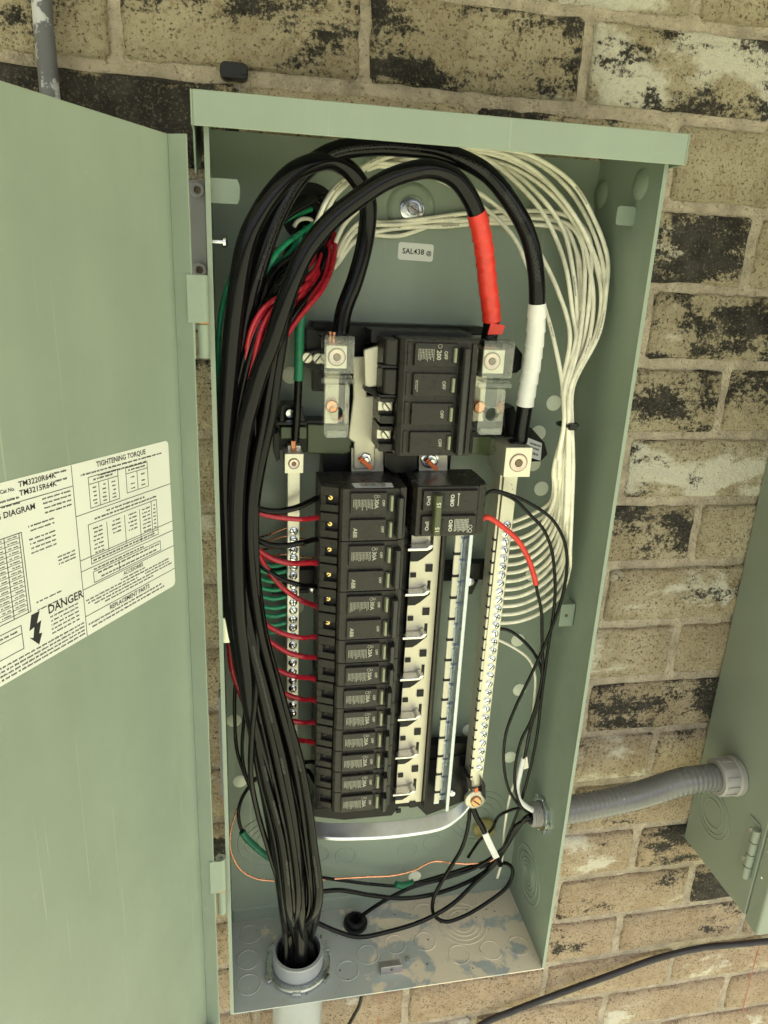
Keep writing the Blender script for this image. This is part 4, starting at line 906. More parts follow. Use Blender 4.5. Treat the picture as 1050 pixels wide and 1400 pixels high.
# barcode sticker on top of the first breaker
st_ = MB(); st_.prism([(30, 8), (66, 8), (67, 22), (29, 22)], .1, .35, 'xyz')
x = 36
while x < 60:
    wd = random.choice((.35, .6, .9)); st_.box(x, x+wd, 12, 20.5, .37, .45, 1); x += wd+random.choice((.4, .7))
x = 37
while x < 59:
    wd = random.uniform(.8, 2); st_.box(x, x+wd, 9.4, 10.8, .37, .45, 1); x += wd+.5
st_.build('barcode_sticker', [M_white, M_printb], brks[0])

# right-hand double-pole 15 A breaker of another make (terminals at its right end)
t = thing('tandem_breaker', 'black double-pole 15A breaker with dark handle bar on the right bus', 'circuit breaker', (178.5, 16, 606)); PLOC[t.name] = Vector((0, 0, 0))
b = MB(); b.prism([(0, 10), (3, 5), (62, 5), (64, 8), (72, 12), (74, 26), (74, 66), (0, 66)], -49.6, 0, 'xyz'); b.build('case', M_brk, t, bevel=.8)
for k_ in range(2):
    z = -k_*25
    MB().prism([(7, 5.2), (8, 1), (60.5, 1), (61.5, 5.2)], z-22.6, z-3, 'xyz').build('rating_plate', M_brk, t, bevel=.5)
    MB().box(25, 28.4, .2, 1.6, z-20, z-6).build('handle_slot', M_slot, t)
    MB().prism([(63, 12), (74.5, 18), (74.5, 40), (63, 40)], z-24, z-15, 'xyz').build('terminal_shroud', M_brk, t, bevel=.5)
    p_ = MB(); p_.text('On/I', 5., Matrix.Translation((13, .8, z-12.5)) @ RU); p_.text('Off/O', 5., Matrix.Translation((36, .8, z-12.5)) @ RU)
    if k_ == 0: p_.box(41.4, 41.9, .75, .85, z-18, z-6); p_.box(40.7, 42.6, .75, .85, z-6.6, z-5.6)
    else:
        tiny(p_, 39.5, 53.5, z-20, z-6, M=Matrix.Translation((0, .8, 0)), gap=1.3); p_.ring((55.5, .8, z-18), (0, 1, 0), 1.7, .25, 14, k=4); p_.ring((55.5, .8, z-14), (0, 1, 0), 1.7, .25, 14, k=4)
    p_.build('lettering', mat('print_bright', (.66, .66, .56), .6), t)
hb_ = MB(); hb_.prism([(16.8, 1.2), (17.4, -6), (18.4, -7.2), (23.4, -7.2), (24.2, -6), (24.6, 1.2)], -44.5, -5.5, 'xyz'); ho = hb_.build('handle_tie', mat('green_lit_handle', (.075, .085, .035), .25), t, bevel=.7)  # dark handle; the green light falling on it is mixed into its colour
for z in (-14.5, -38.5): MB().text('15', 5.6, Matrix.Translation((20.9, -7.35, z)) @ RU).build('lettering', mat('print_pale', (.6, .62, .45), .6), ho)
MB().box(0, 7, 20, 50, .2, 2.5).build('mounting_rib', M_brk, t)
MB().prism([(4, 8), (36, 8), (36, 52), (4, 52)], .1, .4, 'xyz').build('clear_film', mat('dusty_film', (.09, .085, .06), .3), t)

# main breaker: four poles side by side, ganged handle bar
t = thing('main_breaker', 'large black four-pole 200A main breaker at the top of the bus', 'main breaker', (142, 15, 740)); PLOC[t.name] = Vector((0, 0, 0))
b = MB(); b.prism([(16, 7), (20, 4), (84, 4), (88, 10), (88, 70), (16, 70)], -104, 0, 'xyz'); b.build('case', M_brk, t, bevel=.8)
MB().box(-4, 90, 40, 78, -8, 3.5).build('top_flange', M_black, t, bevel=.8)
for k_ in range(4):
    z = -k_*26; dx = 0
    if k_ < 2:
        b = MB(); b.prism([(1, 30), (3, 16), (5, 13), (15.4, 11), (15.4, 60), (1, 60)], z-24, z-1.5, 'xyz'); b.build('terminal_shroud', M_brk, t, bevel=1.6); MB().box(1, 15, 12, 40, z-26.4, z-24.4).build('terminal_gap', M_slot, t)
    else:
        b = MB(); b.box(3, 15.6, 16, 60, z-25, z-18); b.box(3, 15.6, 24, 60, z-18, z-6); b.box(3, 15.6, 18, 60, z-6, z-2); b.build('terminal_shroud', M_brk, t, bevel=.6)
        MB().box(1.6, 14.5, 21.4, 23.8, z-14, z-5.6).build('terminal_plate', M_alub, t, bevel=.3)
        s_ = MB().lathe([(4.4, 0), (4.4, 1.8), (3.6, 2.6), (0, 2.6)], (9.4, 21.2, z-9.8), (0, -1, 0), 20).build('terminal_screw', M_alub, t, smooth=40)
        MB().box(-3.6, 3.6, -.3, .2, -.55, .55, M=Matrix.Translation((9.4, 18.5, z-9.8)) @ Matrix.Rotation(.9, 4, 'Y')).build('screw_slot', M_slot, s_)
    MB().prism([(27, 4.2), (28, .4), (66, .4), (66.8, 4.2)], z-22.5, z-3.2, 'xyz').build('rating_plate', M_brk, t, bevel=.5)
    MB().box(22, 25.4, 2.6, 4.4, z-23, z-2.6).build('side_rail', M_brk, t, bevel=.4)
    MB().box(61.4, 66.4, -.3, .6, z-19.6, z-6).build('handle_slot', M_slot, t)
    MB().prism([(62.2, .5), (63, -2.4), (65, -2.4), (65.8, .5)], z-19, z-6.6, 'xyz').build('indicator', MATS['indicator'], t, bevel=.4)
    p_ = MB(); p_.text('OFF', 4.2, Matrix.Translation((55.5, .25, z-13)) @ RD)
    if k_ == 0:
        p_.text('200', 5.6, Matrix.Translation((49.2, .25, z-13)) @ RD); tiny(p_, 31, 45, z-18, z-8, M=Matrix.Translation((0, .25, 0))); p_.ring((50, .25, z-5.4), (0, 1, 0), 1.7, .22, 14, k=4)
    if k_ == 1: tiny(p_, 30, 32, z-19, z-9, M=Matrix.Translation((0, .25, 0)))
    p_.build('lettering', M_print, t)
MB().prism([(68.6, 8), (69.4, -6), (71, -8), (75, -8), (76.6, -5), (77.2, 8)], -101, -6, 'xyz').build('handle_bar', M_handle, t, bevel=.9)
MB().box(80, 84, 1.5, 8, -102, -3).build('side_rail', M_brk, t, bevel=.5)

# ================================================================== CABLES AND WIRES
def taped(name, label, cat, pts, r, m, tapes, y=None, sides=14, group=None, extra=None):
    """wire with tape wrapped over stretches of it: tapes = [(from v, to v, material, part name)] in photo rows near the end of the path"""
    t = thing(name, label, cat, (0, 0, 0), group); p = spline(pxpath(pts, y), 3.5)
    MB().tube(p, r, sides).build('insulation', m, t, smooth=60)
    for a_, b_, tm, nm in tapes:
        q = sub(p, a_, b_); n_ = len(q); mb = MB()
        def rf(f, n_=n_): return 1.0+.035*((f*n_*3.5/11.) % 1.0)+random.uniform(-.008, .008)
        q2 = spline(q, 1.6) if len(q) > 2 else q
        def rf2(f, L_=len(q2)): return 1.0+.12*((f*L_*1.6/11.) % 1.0)+random.uniform(-.006, .006)
        mb.tube(q2, r*1.06, sides+6, rf=rf2); mb.build(nm, tm, t, smooth=70)
    return t, p
RB = 7.6
lugLz = cL.z+hL/2; lugRz = cR.z+hR/2
A_pts = [(CON.x-8, 44, -60), (CON.x-8, 44, 10)]; A_pts = [Vector(q) for q in A_pts]+[(390, 1240, 44), (377, 1150, 36), (357, 1040, 30), (335, 930, 26), (318, 840, 22), (311, 740, 18), (308, 640, 14), (313, 520, 8), (322, 420, 4), (337, 331, 2), (357, 288, 4), (379, 257, 8), (400, 236, 14), (425, 224, 22), (455, 220, 34), (484, 239, 46), (502, 272, 54), (501, 318, 58), (487, 378, 58), (470, 425, 57), (463, 460, 56), Vector((cL.x, 55, lugLz+2))]
p = spline(pxpath(A_pts), 4); tag(MB().tube(p, RB, 18).build('service_cable', M_cable, None, smooth=60), 'thick black cable looping over and down into the left main lug', 'cable')
B_pts = [Vector((CON.x+6, 56, -60)), Vector((CON.x+6, 56, 10)), (402, 1240, 54), (392, 1150, 52), (372, 1040, 48), (348, 930, 44), (330, 840, 40), (321, 740, 36), (321, 640, 30), (327, 520, 24), (338, 430, 20), (358, 350, 18), (385, 280, 20), (415, 235, 26), (455, 208, 32), (510, 200, 36), (560, 202, 38), (607, 209, 38), (664, 236, 38), (702, 282, 38), (723, 324, 38), (733, 373, 40), (734, 427, 44), (728, 493, 52), (721, 533, 56), (713, 584, 60), (709, 606, 61), Vector((284, 62, 634))]
taped('neutral_cable', 'thick black cable ending in white tape at the neutral bar lug', 'cable', B_pts, RB, M_cable, [(.893, .968, M_whitetape, 'white_tape')], sides=18)
C_pts = [Vector((CON.x, 34, -60)), Vector((CON.x+2, 36, 10)), (412, 1240, 36), (396, 1140, 30), (368, 1050, 26), (345, 980, 22), (335, 909, 18), (328, 856, 15), (325, 814, 12), (323, 743, 8), (324, 671, 6), (333, 590, 4), (345, 543, 3), (356, 507, 2), (370, 472, 0), (386, 422, -2), (400, 383, -3), (419, 343, -3), (453, 301, -3), (490, 271, -2), (527, 247, 0), (560, 235, 4), (588, 231, 10), (622, 244, 20), (647, 280, 30), (659, 324, 38), (667, 390, 48), (672, 440, 54), Vector((cR.x, 56, lugRz+2))]
ct, cp = taped('red_phase_cable', 'thick black cable ending in red tape at the right main lug', 'cable', C_pts, RB, M_cable, [(.897, .985, M_redtape, 'red_tape')], sides=18)
q = at(676, 452, 46); mb = MB(); mb.add([(q.x-6, 47, q.z-4), (q.x+7, 44, q.z-3), (q.x+9, 43, q.z+5), (q.x-4, 46, q.z+7), (q.x-6, 48.4, q.z-4), (q.x+7, 45.4, q.z-3), (q.x+9, 44.4, q.z+5), (q.x-4, 47.4, q.z+7)], [(0, 1, 2, 3), (7, 6, 5, 4), (0, 4, 5, 1), (1, 5, 6, 2), (2, 6, 7, 3), (3, 7, 4, 0)]); mb.build('tape_tail', M_redtape, ct, bevel=.4)
# ground cable with green tape
gl_top = at(402, 616, 66)
taped('ground_cable', 'black ground cable wrapped in green tape above the ground bar lug', 'cable', [(HOLE.x, 0, 0)][:0]+[(440, 330, 100), (442, 370, 90), (430, 402, 78), (415, 424, 70), (410, 445, 67), (409, 480, 66), (408, 520, 66), (407, 545, 67), (405, 580, 70), (404, 601, 72)], 3.9, M_wblack, [(.37, .72, M_greentape, 'green_tape')], sides=12)
mb = MB()
for k_ in range(6): mb.cyl((gl_top.x+1.6*math.cos(k_), 72+1.6*math.sin(k_), gl_top.z-6), (0, 0, 1), .9, 14, 6)
tag(mb.build('copper_strands', M_copper, None, smooth=50), 'short bare copper strands entering the ground bar lug', 'wire strands')

# black feeders going down the conduit with the three thick cables
fg = 'black feeder wires in the conduit bundle'
stn = [(430, (352, 392)), (560, (318, 372)), (700, (306, 348)), (850, (322, 358)), (950, (336, 384)), (1050, (352, 412)), (1150, (376, 428)), (1240, (388, 434))]
for i_ in range(22):
    f_ = (i_*7 % 22)/21.; dpt_ = random.uniform(24, 64); r_ = random.choice((2.4, 3.0, 3.6, 4.2, 4.8)); sgn = random.uniform(-.1, .1)
    pts = [at(420+random.uniform(-8, 10), 300+random.uniform(-10, 12), 118), at(392+22*f_, 350+20*f_, 80)]
    for v, (a_, b_) in stn:
        ff = min(1, max(0, f_+sgn*math.sin(v/110+i_))); pts.append(at(a_+(b_-a_)*ff, v, dpt_*(.75+.25*math.cos(v/200+i_))))
    ang = random.uniform(0, 6.28); rr = 21*math.sqrt(random.random()); e_ = Vector((CON.x+rr*math.cos(ang), CON.y+4+rr*.8*math.sin(ang), 0))
    pts += [e_+Vector((0, 0, 22)), e_+Vector((0, 0, -60))]
    wire('feeder_wire', 'black insulated feeder wire packed in the bundle entering the floor conduit', 'wire', pts, r_, M_wblack, fg, sides=9)
wire('front_wire', 'black printed wire hanging in front of the bundle on its right side', 'wire', [(428, 318, 100), (400, 350, 70), (372, 372, 40), (358, 410, 24), (353, 470, 20), (348, 560, 18), (352, 640, 16), (350, 720, 14), (352, 830, 14), (351, 930, 14), (344, 1010, 14), (343, 1062, 16), (352, 1110, 24), (368, 1165, 34), (386, 1230, 40), Vector((CON.x-14, 34, 20)), Vector((CON.x-14, 36, -50))], 2.9, M_wblack, sides=10)
wire('front_wire', 'thin black wire running beside the printed one left of the ground bar', 'wire', [(432, 312, 100), (404, 356, 70), (378, 380, 44), (364, 420, 26), (358, 480, 22), (352, 570, 20), (345, 660, 18), (342, 740, 20), (346, 830, 24), (356, 930, 30), (380, 1040, 36), (400, 1140, 40), (412, 1230, 42), Vector((CON.x+6, 32, 20)), Vector((CON.x+6, 34, -50))], 1.9, M_wblack)
for j_, (lab, pts) in enumerate((('outer', [(336, 850, 60), (322, 936, 66), (321, 981, 70), (324, 1025, 70), (332, 1052, 66), (345, 1085, 60), (356, 1125, 54), (372, 1172, 50), (386, 1220, 48), (396, 1262, 46)]), ('inner', [(344, 880, 62), (336, 960, 66), (331, 1025, 68), (334, 1052, 66), (348, 1092, 58), (362, 1140, 52), (378, 1186, 48), (392, 1240, 46)]))):
    wire('side_wire', '%s of two thin black wires bulging left out of the bundle low down' % lab, 'wire', pts+[Vector((CON.x-8+6*j_, 52, 0)), Vector((CON.x-8+6*j_, 52, -50))], 1.9, M_wblack)
# red and green runs at the top left
wire('red_wire', 'red wire running down the left side wall behind the thick cables', 'wire', [(380, 340, 100), (330, 430, 90), (312, 560, 80), (306, 680, 66), (307, 761, 60), (309, 800, 56), (311, 850, 54), (314, 881, 54), (318, 915, 56), (334, 960, 66), (352, 1010, 70)], 3.3, M_wred)
wire('green_wire', 'green wire against the left wall outside the thick cables', 'wire', [(350, 330, 100), (330, 352, 80), (315, 382, 60), (305, 415, 50), (300, 450, 44), (298, 500, 42), (300, 560, 46), (308, 640, 60)], 2.4, M_wgreen)
for j_, pts in enumerate(([(425, 286, 112), (410, 292, 100), (394, 298, 84), (379, 311, 66), (362, 340, 50), (350, 390, 46), (340, 470, 52), (338, 560, 70)], [(432, 304, 112), (418, 314, 96), (402, 325, 78), (388, 336, 64), (375, 350, 52), (362, 385, 48), (350, 450, 52), (342, 560, 72)], [(428, 322, 112), (414, 336, 96), (394, 353, 74), (380, 366, 60), (368, 380, 50), (355, 420, 50), (346, 520, 60)], [(425, 330, 112), (404, 344, 92), (388, 352, 78), (372, 366, 66), (360, 400, 60), (350, 470, 62)], [(452, 345, 104), (440, 385, 88), (424, 408, 72), (404, 428, 58), (388, 452, 46), (370, 500, 44)])):
    wire('green_wire', 'green ground wire among the wires coming through the back wall', 'wire', pts, 2.5, M_wgreen, 'green wires at the back wall hole')
for j_, pts in enumerate(([(456, 318, 108), (458, 340, 96), (453, 368, 82), (440, 396, 66), (422, 418, 54), (400, 446, 42), (380, 478, 34), (362, 520, 34), (345, 580, 40)], [(450, 320, 110), (450, 345, 96), (444, 378, 80), (428, 402, 66), (408, 428, 54), (390, 458, 44), (372, 492, 40), (350, 550, 46)], [(440, 345, 108), (428, 372, 80), (408, 392, 60), (384, 405, 44), (362, 420, 34), (345, 447, 32), (334, 500, 40), (328, 570, 52)], [(446, 350, 108), (430, 380, 84), (400, 402, 56), (372, 424, 38), (358, 450, 32), (346, 499, 34), (334, 545, 40), (324, 600, 50)], [(438, 340, 108), (420, 366, 84), (396, 396, 60), (370, 415, 44), (352, 440, 36), (338, 480, 36), (330, 540, 44)])):
    if j_ >= 2: pts = [(u, v, y-26 if y < 58 else y) for u, v, y in pts]
    wire('red_wire', 'red branch wire curving out of the hole in the back wall', 'wire', pts, random.choice((2.1, 2.4)), M_wred, 'red wires at the back wall hole')
def jit(pts, k): return [(u+random.uniform(-k, k), v+random.uniform(-k, k), y+random.uniform(-6, 10)) for u, v, y in pts]
RUN = [(446, 322, 112), (442, 352, 98), (432, 378, 84), (412, 402, 66), (390, 428, 52), (368, 462, 42), (350, 508, 40), (338, 566, 46), (330, 630, 54)]
for j_ in range(5): wire('red_wire', 'red branch wire curving out of the hole in the back wall', 'wire', jit(RUN, 7), 1.8, M_wred, 'red wires at the back wall hole')
for j_ in range(5): wire('hole_wire', 'black wire arching out of the round hole in the back wall', 'wire', jit(RUN, 9), 1.9, M_wblack, 'black wires at the back wall hole')
RUN = [(428, 310, 114), (414, 326, 96), (398, 344, 80), (380, 362, 64), (364, 390, 54), (352, 440, 50), (344, 520, 58), (338, 600, 72)]
for j_ in range(4): wire('green_wire', 'green ground wire among the wires coming through the back wall', 'wire', jit(RUN, 7), 2.0, M_wgreen, 'green wires at the back wall hole')
for j_ in range(9):                                             # black curls round the hole
    o_ = random.uniform(-4, 8); pts = [at(452+random.uniform(-4, 4), 300+j_*2, 116), at(440+o_, 278-j_*1.2, 112), at(420, 268+j_*1.6, 104-j_*2), at(396-j_, 282+j_*2.5, 92-j_*3), at(374-j_, 312+j_*3, 74-j_*3), at(356+j_, 350+j_*3, 58), at(340+j_*2, 420, 46), at(328+j_*2.5, 520, 46), at(322+j_*2.5, 620, 52)]
    wire('hole_wire', 'black wire arching out of the round hole in the back wall', 'wire', pts, 2.1, M_wblack, 'black wires at the back wall hole')
wire('printed_wire', 'black printed wire crossing under the red taped cable near the hole', 'wire', [(455, 318, 112), (440, 334, 92), (420, 348, 70), (400, 366, 54), (385, 384, 42), (366, 404, 34), (352, 440, 30), (342, 500, 34), (332, 600, 46)], 2.4, M_wblack)
wire('printed_wire', 'black printed wire running between the red wires right of the big cable', 'wire', [(452, 330, 110), (448, 360, 92), (436, 386, 76), (420, 408, 62), (402, 432, 48), (386, 462, 42), (366, 510, 42), (352, 570, 46), (346, 650, 52), (343, 720, 54)], 2.4, M_wblack)
# white neutrals
ORD = ['first', 'second', 'third', 'fourth', 'fifth', 'sixth', 'seventh', 'eighth', 'ninth', 'tenth', 'eleventh', 'twelfth', 'thirteenth']
wg = 'white neutral wires from the back wall hole to the neutral bar'
wl = 'white neutral wire arcing across the panel top and tied before the neutral bar'
tie = (776, 580)
ups = [  # arcs above the cable tie
 [(404, 353, 70), (424, 328, 60), (434, 300, 58), (446, 274, 62), (463, 252, 70), (493, 229, 80), (522, 214, 88), (570, 200, 92), (620, 197, 92), (676, 203, 90), (724, 212, 86), (781, 250, 78), (811, 296, 70), (829, 350, 62), (829, 396, 54), (818, 455, 44)],
 [(410, 350, 76), (430, 325, 66), (442, 298, 64), (456, 270, 70), (476, 248, 78), (510, 224, 88), (560, 206, 94), (620, 202, 96), (680, 208, 94), (733, 236, 88), (781, 290, 78), (811, 345, 68), (824, 390, 60), (814, 455, 48)],
 [(530, 214, 96), (590, 203, 98), (650, 206, 98), (712, 224, 96), (760, 262, 90), (796, 312, 80), (816, 362, 68), (822, 410, 56), (810, 470, 46)],
 [(540, 212, 98), (610, 202, 100), (664, 217, 100), (702, 244, 96), (740, 286, 90), (763, 331, 80), (776, 373, 70), (783, 427, 60), (787, 470, 50)],
 [(520, 226, 104), (580, 214, 104), (640, 214, 104), (700, 228, 100), (752, 264, 92), (790, 316, 82), (806, 362, 70), (812, 410, 60), (803, 470, 48)],
 [(500, 232, 104), (570, 210, 106), (640, 208, 106), (716, 214, 100), (770, 250, 90), (806, 306, 80), (824, 366, 66), (826, 410, 56), (812, 470, 44)],
 [(500, 222, 100), (560, 226, 100), (612, 240, 100), (653, 263, 98), (682, 284, 92), (718, 314, 84), (742, 352, 76), (764, 398, 68), (779, 457, 56)],
 [(505, 226, 104), (560, 232, 104), (610, 250, 104), (664, 286, 100), (702, 324, 92), (722, 366, 84), (740, 410, 74), (757, 460, 62)],
 [(458, 352, 100), (474, 322, 104), (492, 304, 108), (526, 304, 112), (580, 300, 114), (640, 292, 114), (721, 288, 108), (763, 291, 100), (794, 306, 88), (806, 330, 78), (808, 380, 66), (799, 460, 50)],
 [(460, 358, 102), (478, 326, 106), (496, 310, 110), (540, 308, 114), (600, 301, 116), (680, 300, 114), (745, 300, 104), (780, 310, 92), (797, 340, 80), (800, 400, 66), (792, 470, 50)],
 [(462, 362, 102), (484, 332, 108), (506, 320, 114), (550, 312, 117), (610, 309, 117), (660, 306, 115), (730, 306, 106), (770, 314, 94), (790, 350, 82), (794, 410, 66), (786, 470, 52)],
 [(456, 368, 100), (478, 334, 106), (500, 322, 114), (545, 322, 117), (600, 306, 117), (650, 300, 115), (720, 296, 108), (765, 304, 96), (786, 338, 84), (792, 400, 70), (788, 470, 54)],
 [(455, 340, 98), (470, 306, 100), (492, 284, 104), (520, 258, 106), (560, 234, 108), (630, 222, 108), (690, 232, 104), (736, 266, 96), (768, 312, 86), (784, 370, 74), (788, 430, 60), (786, 480, 50)]]
order = [7, 6, 11, 10, 3, 12, 9, 8, 4, 2, 1, 5, 0]                  # inner arcs end highest on the bar
for i_, k_ in enumerate(order):
    ox = -6+12*i_/12.; oy = 26+random.uniform(-5, 5)+(6 if i_ % 2 else 0)
    pts = list(ups[k_]) + [(tie[0]+ox*1.3, 530, oy+8), (tie[0]+ox, tie[1], oy)]
    ey = 715+11.4*i_; exx = 694-1.25*i_; lv = 640+12.5*i_
    xv = 758+1.9*i_
    pts += [(xv+2, 612+2*i_, oy+2), (xv, lv, oy+8)]
    sx_ = xv-exx
    if i_ < 2: pts[-2:] = [(xv-1, 640+8*i_, oy+4)]; pts += [(xv-1, ey-48, 44), (xv-5, ey-29, 52), (exx+sx_*.55, ey-13, 66)]
    else: pts[-1] = (xv, ey-104, oy+6); pts += [(xv-2, ey-72, 42), (exx+sx_*.84, ey-38, 52), (exx+sx_*.58, ey-14, 64), (exx+sx_*.28, ey-2, 74)]
    pts += [(exx, ey, 80), (exx-9, ey-1, 82)]
    wire('white_wire', 'white neutral wire landing on the %s occupied screw below the neutral bar lug' % ORD[i_], 'wire', [q_ if isinstance(q_, Vector) or j_ > len(pts)-4 or len(q_) < 3 else (q_[0]+random.uniform(-1.2, 1.2), q_[1]+random.uniform(-1.2, 1.2), q_[2]+random.uniform(-4, 3)) for j_, q_ in enumerate(pts)], 2.1, M_wwhite, wg, sides=9)
mb = MB().ring((0, 0, 0), (0, 0, 1), 9, 1.7, 24, k=8); mb.box(-3.4, 3.4, -12.5, -7, -3, 3)
c = at(776, 580, 30); mb.v = [(x+c.x, y*1.1+c.y, z+c.z) for x, y, z in mb.v]
tag(mb.build('cable_tie', M_black, None, smooth=40), 'black cable tie cinching the white wires together', 'cable tie')
wire('hole_white_wire', 'short white wire bent out of the hole with stripped end', 'wire', [(428, 306, 118), (424, 300, 104), (414, 299, 94), (406, 303, 88), (402, 310, 86)], 1.9, M_wwhite)
wire('thin_white_wire', 'thin white wire leaving the neutral bar below the bundle and dropping to the floor', 'wire', [(672, 872, 82), (679, 874, 80), (700, 884, 70), (722, 900, 62), (731, 920, 60), (730, 960, 62), (722, 1010, 66), (707, 1060, 70), (697, 1090, 74), (690, 1131, 78), (686, 1177, 80), (680, 1200, 84)], 1.6, M_wwhite)
# branch wires from the bundle to the breakers
def zpole(k_): return ZT-PZ*k_-13
def to_breaker(pts, pole, lab, m, r_=2.4, group=None):
    e_ = Vector((X0+2, Y0+24, zpole(pole))); wire('branch_wire', lab, 'wire', [pts[0][:2]+(66,)]+[q+(58,) for q in pts[1:-1]]+[pts[-1][:2]+(44,), e_+Vector((4, 0, 0))], r_, m, group)
rows = [
 ([(322, 668), (334, 684), (355, 696), (380, 699), (405, 694), (438, 679)], 'black branch wire to the barcode breaker, its upper pole', M_wblack, 3.0),
 ([(320, 680), (334, 692), (355, 702), (387, 708), (414, 710), (438, 708)], 'red branch wire to the barcode breaker, its lower pole', M_wred, 2.6),
 ([(330, 726), (353, 739), (369, 745), (391, 746), (416, 741), (437, 738)], 'black branch wire to the middle double-pole breaker', M_wblack, 2.8),
 ([(326, 722), (340, 740), (354, 753), (373, 764), (396, 770), (437, 771)], 'red branch wire to the middle double-pole breaker', M_wred, 2.8),
 ([(330, 745), (355, 771), (380, 789), (408, 799), (437, 804)], 'black branch wire to the lowest double-pole breaker', M_wblack, 2.4),
 ([(330, 700), (342, 732), (353, 757), (366, 779), (387, 804), (412, 821), (435, 831)], 'red branch wire sloping steeply to the lowest double-pole breaker', M_wred, 2.6),
 ([(345, 832), (357, 848), (375, 861), (396, 869), (414, 872), (434, 871)], 'red branch wire to the first single-pole breaker', M_wred, 2.7),
 ([(345, 848), (357, 866), (376, 882), (396, 893), (416, 898), (434, 900)], 'red branch wire to the second single-pole breaker', M_wred, 2.7),
 ([(352, 895), (367, 909), (384, 918), (405, 925), (432, 929)], 'red branch wire to the third single-pole breaker', M_wred, 2.7),
 ([(360, 928), (374, 941), (391, 949), (412, 956), (432, 958)], 'dark red printed branch wire to the fourth single-pole breaker', M_wred, 2.7),
 ([(370, 968), (385, 980), (401, 986), (416, 988), (431, 988)], 'red branch wire to the fifth single-pole breaker', M_wred, 2.7),
 ([(378, 992), (391, 1004), (405, 1011), (430, 1016)], 'red branch wire to the sixth single-pole breaker', M_wred, 2.7),
 ([(385, 1036), (400, 1041), (415, 1042), (430, 1043)], 'black branch wire to the seventh single-pole breaker', M_wblack, 2.3),
 ([(390, 1068), (408, 1060), (418, 1052), (430, 1068)], 'black branch wire to the lowest single-pole breaker', M_wblack, 2.3)]
for k_, (pts, lab, m_, r_) in enumerate(rows): to_breaker(pts, k_, lab, m_, r_)
# green grounds and bare coppers to the ground bar
for i_, v in enumerate((771, 781, 792, 804, 816, 829, 840, 852, 862)):
    sg = random.uniform(-6, 10); wire('green_branch_wire', 'green wire entering the ground bar, %s one below the bare coppers' % ORD[i_], 'wire', [(326, v-22+sg, 74), (340, v-9+sg*.6, 76), (356, v-1, 78), (374, v+3, 80), (390, v, 82), (398, v-1, 82)], 2.3, M_wgreen, 'green wires into the ground bar')
for (u0, v0), (u1, v1), tail in (((350, 736), (391, 722), (417, 723)), ((350, 742), (391, 733), (418, 737)), ((350, 752), (391, 746), (418, 747)), ((352, 760), (391, 758), (428, 763))):
    wire('copper_wire', 'bare copper ground wire passing through the top of the ground bar', 'wire', [(u0-18, v0+8, 92), (u0, v0, 90), ((u0+u1)/2, (v0+v1)/2+1, 86), (u1, v1, 83), (402, (v1+tail[1])/2, 82), (tail[0], tail[1], 84)], 1.0, M_copper, 'bare coppers in the ground bar', sides=7)
# wires of the right-hand breaker
yb = 44
wire('control_wire', 'black wire arching widest from the 15A breaker down to the side connector', 'wire', [Vector((250, 36, 590)), (672, 671, 42), (702, 678, 40), (734, 694, 38), (754, 709, 36), (769, 733, 34), (775, 759, 34), (774, 788, 34), (767, 822, 36), (754, 859, 40), (739, 895, 44), (723, 929, 48), (703, 971, 52), (691, 1006, 56), (689, 1046, 58), (696, 1080, 58), (709, 1100, 56), (722, 1110, 52), Vector((W-6, RC_.y, RC_.z+2)), Vector((W+14, RC_.y, RC_.z+2))], 1.75, M_wblack)
wire('control_wire', 'black wire making the inner arc from the 15A breaker down to the floor', 'wire', [Vector((250, 38, 588)), (670, 672, 44), (700, 681, 42), (724, 703, 40), (743, 724, 38), (754, 751, 38), (758, 781, 38), (759, 807, 38), (757, 835, 40), (750, 881, 44), (744, 925, 48), (739, 965, 52), (735, 1000, 54), (726, 1046, 58), (709, 1106, 62), (696, 1140, 66), (680, 1178, 72)], 1.75, M_wblack)
rt, rp = taped('red_taped_wire', 'black control wire covered in red tape where it leaves the 15A breaker', 'wire', [Vector((248, 38, 562)), (665, 707, 44), (687, 720, 42), (707, 738, 40), (720, 759, 40), (730, 787, 40), (735, 811, 40), (740, 835, 42), (741, 872, 44), (741, 926, 48), (726, 985, 54), (713, 1011, 56), (704, 1054, 58), (706, 1086, 56), (716, 1106, 52), Vector((W-6, RC_.y+3, RC_.z-2)), Vector((W+14, RC_.y+3, RC_.z-2))], 1.75, M_wblack, [], sides=10)
q = sub(rp, 0, .245); MB().tube(spline(q, 2), 2.7, 12, rf=lambda f: 1+random.uniform(-.05, .05)).build('red_tape', M_redtape, rt, smooth=70)
wt = thing('white_ended_wire', 'black wire from the neutral bar ending in a frayed white sleeve', 'wire', (0, 0, 0))
p = spline(pxpath([(668, 861, 82), (678, 860, 80), (693, 861, 74), (711, 872, 66), (732, 896, 56), (741, 920, 52), (741, 945, 52), (727, 989, 56), (717, 1037, 60)]), 3.5); MB().tube(p, 1.9, 10).build('insulation', M_wblack, wt, smooth=60)
p = spline(pxpath([(716, 1036, 60), (711, 1056, 60), (707, 1078, 60), (710, 1093, 56), (722, 1104, 52), Vector((W-4, RC_.y-3, RC_.z+4)), Vector((W+12, RC_.y-3, RC_.z+4))]), 3); MB().tube(p, 3.2, 12, rf=lambda f: 1+random.uniform(-.06, .06)).build('white_sleeve', M_whitetape, wt, smooth=70)
q = at(717, 1040, 59); MB().prism([(q.x-2, q.z-12), (q.x+6, q.z-10), (q.x+3.4, q.z+1), (q.x+2.4, q.z+6), (q.x-.5, q.z+4)], 58, 59, 'xzy').build('frayed_end', M_wwhite, wt)
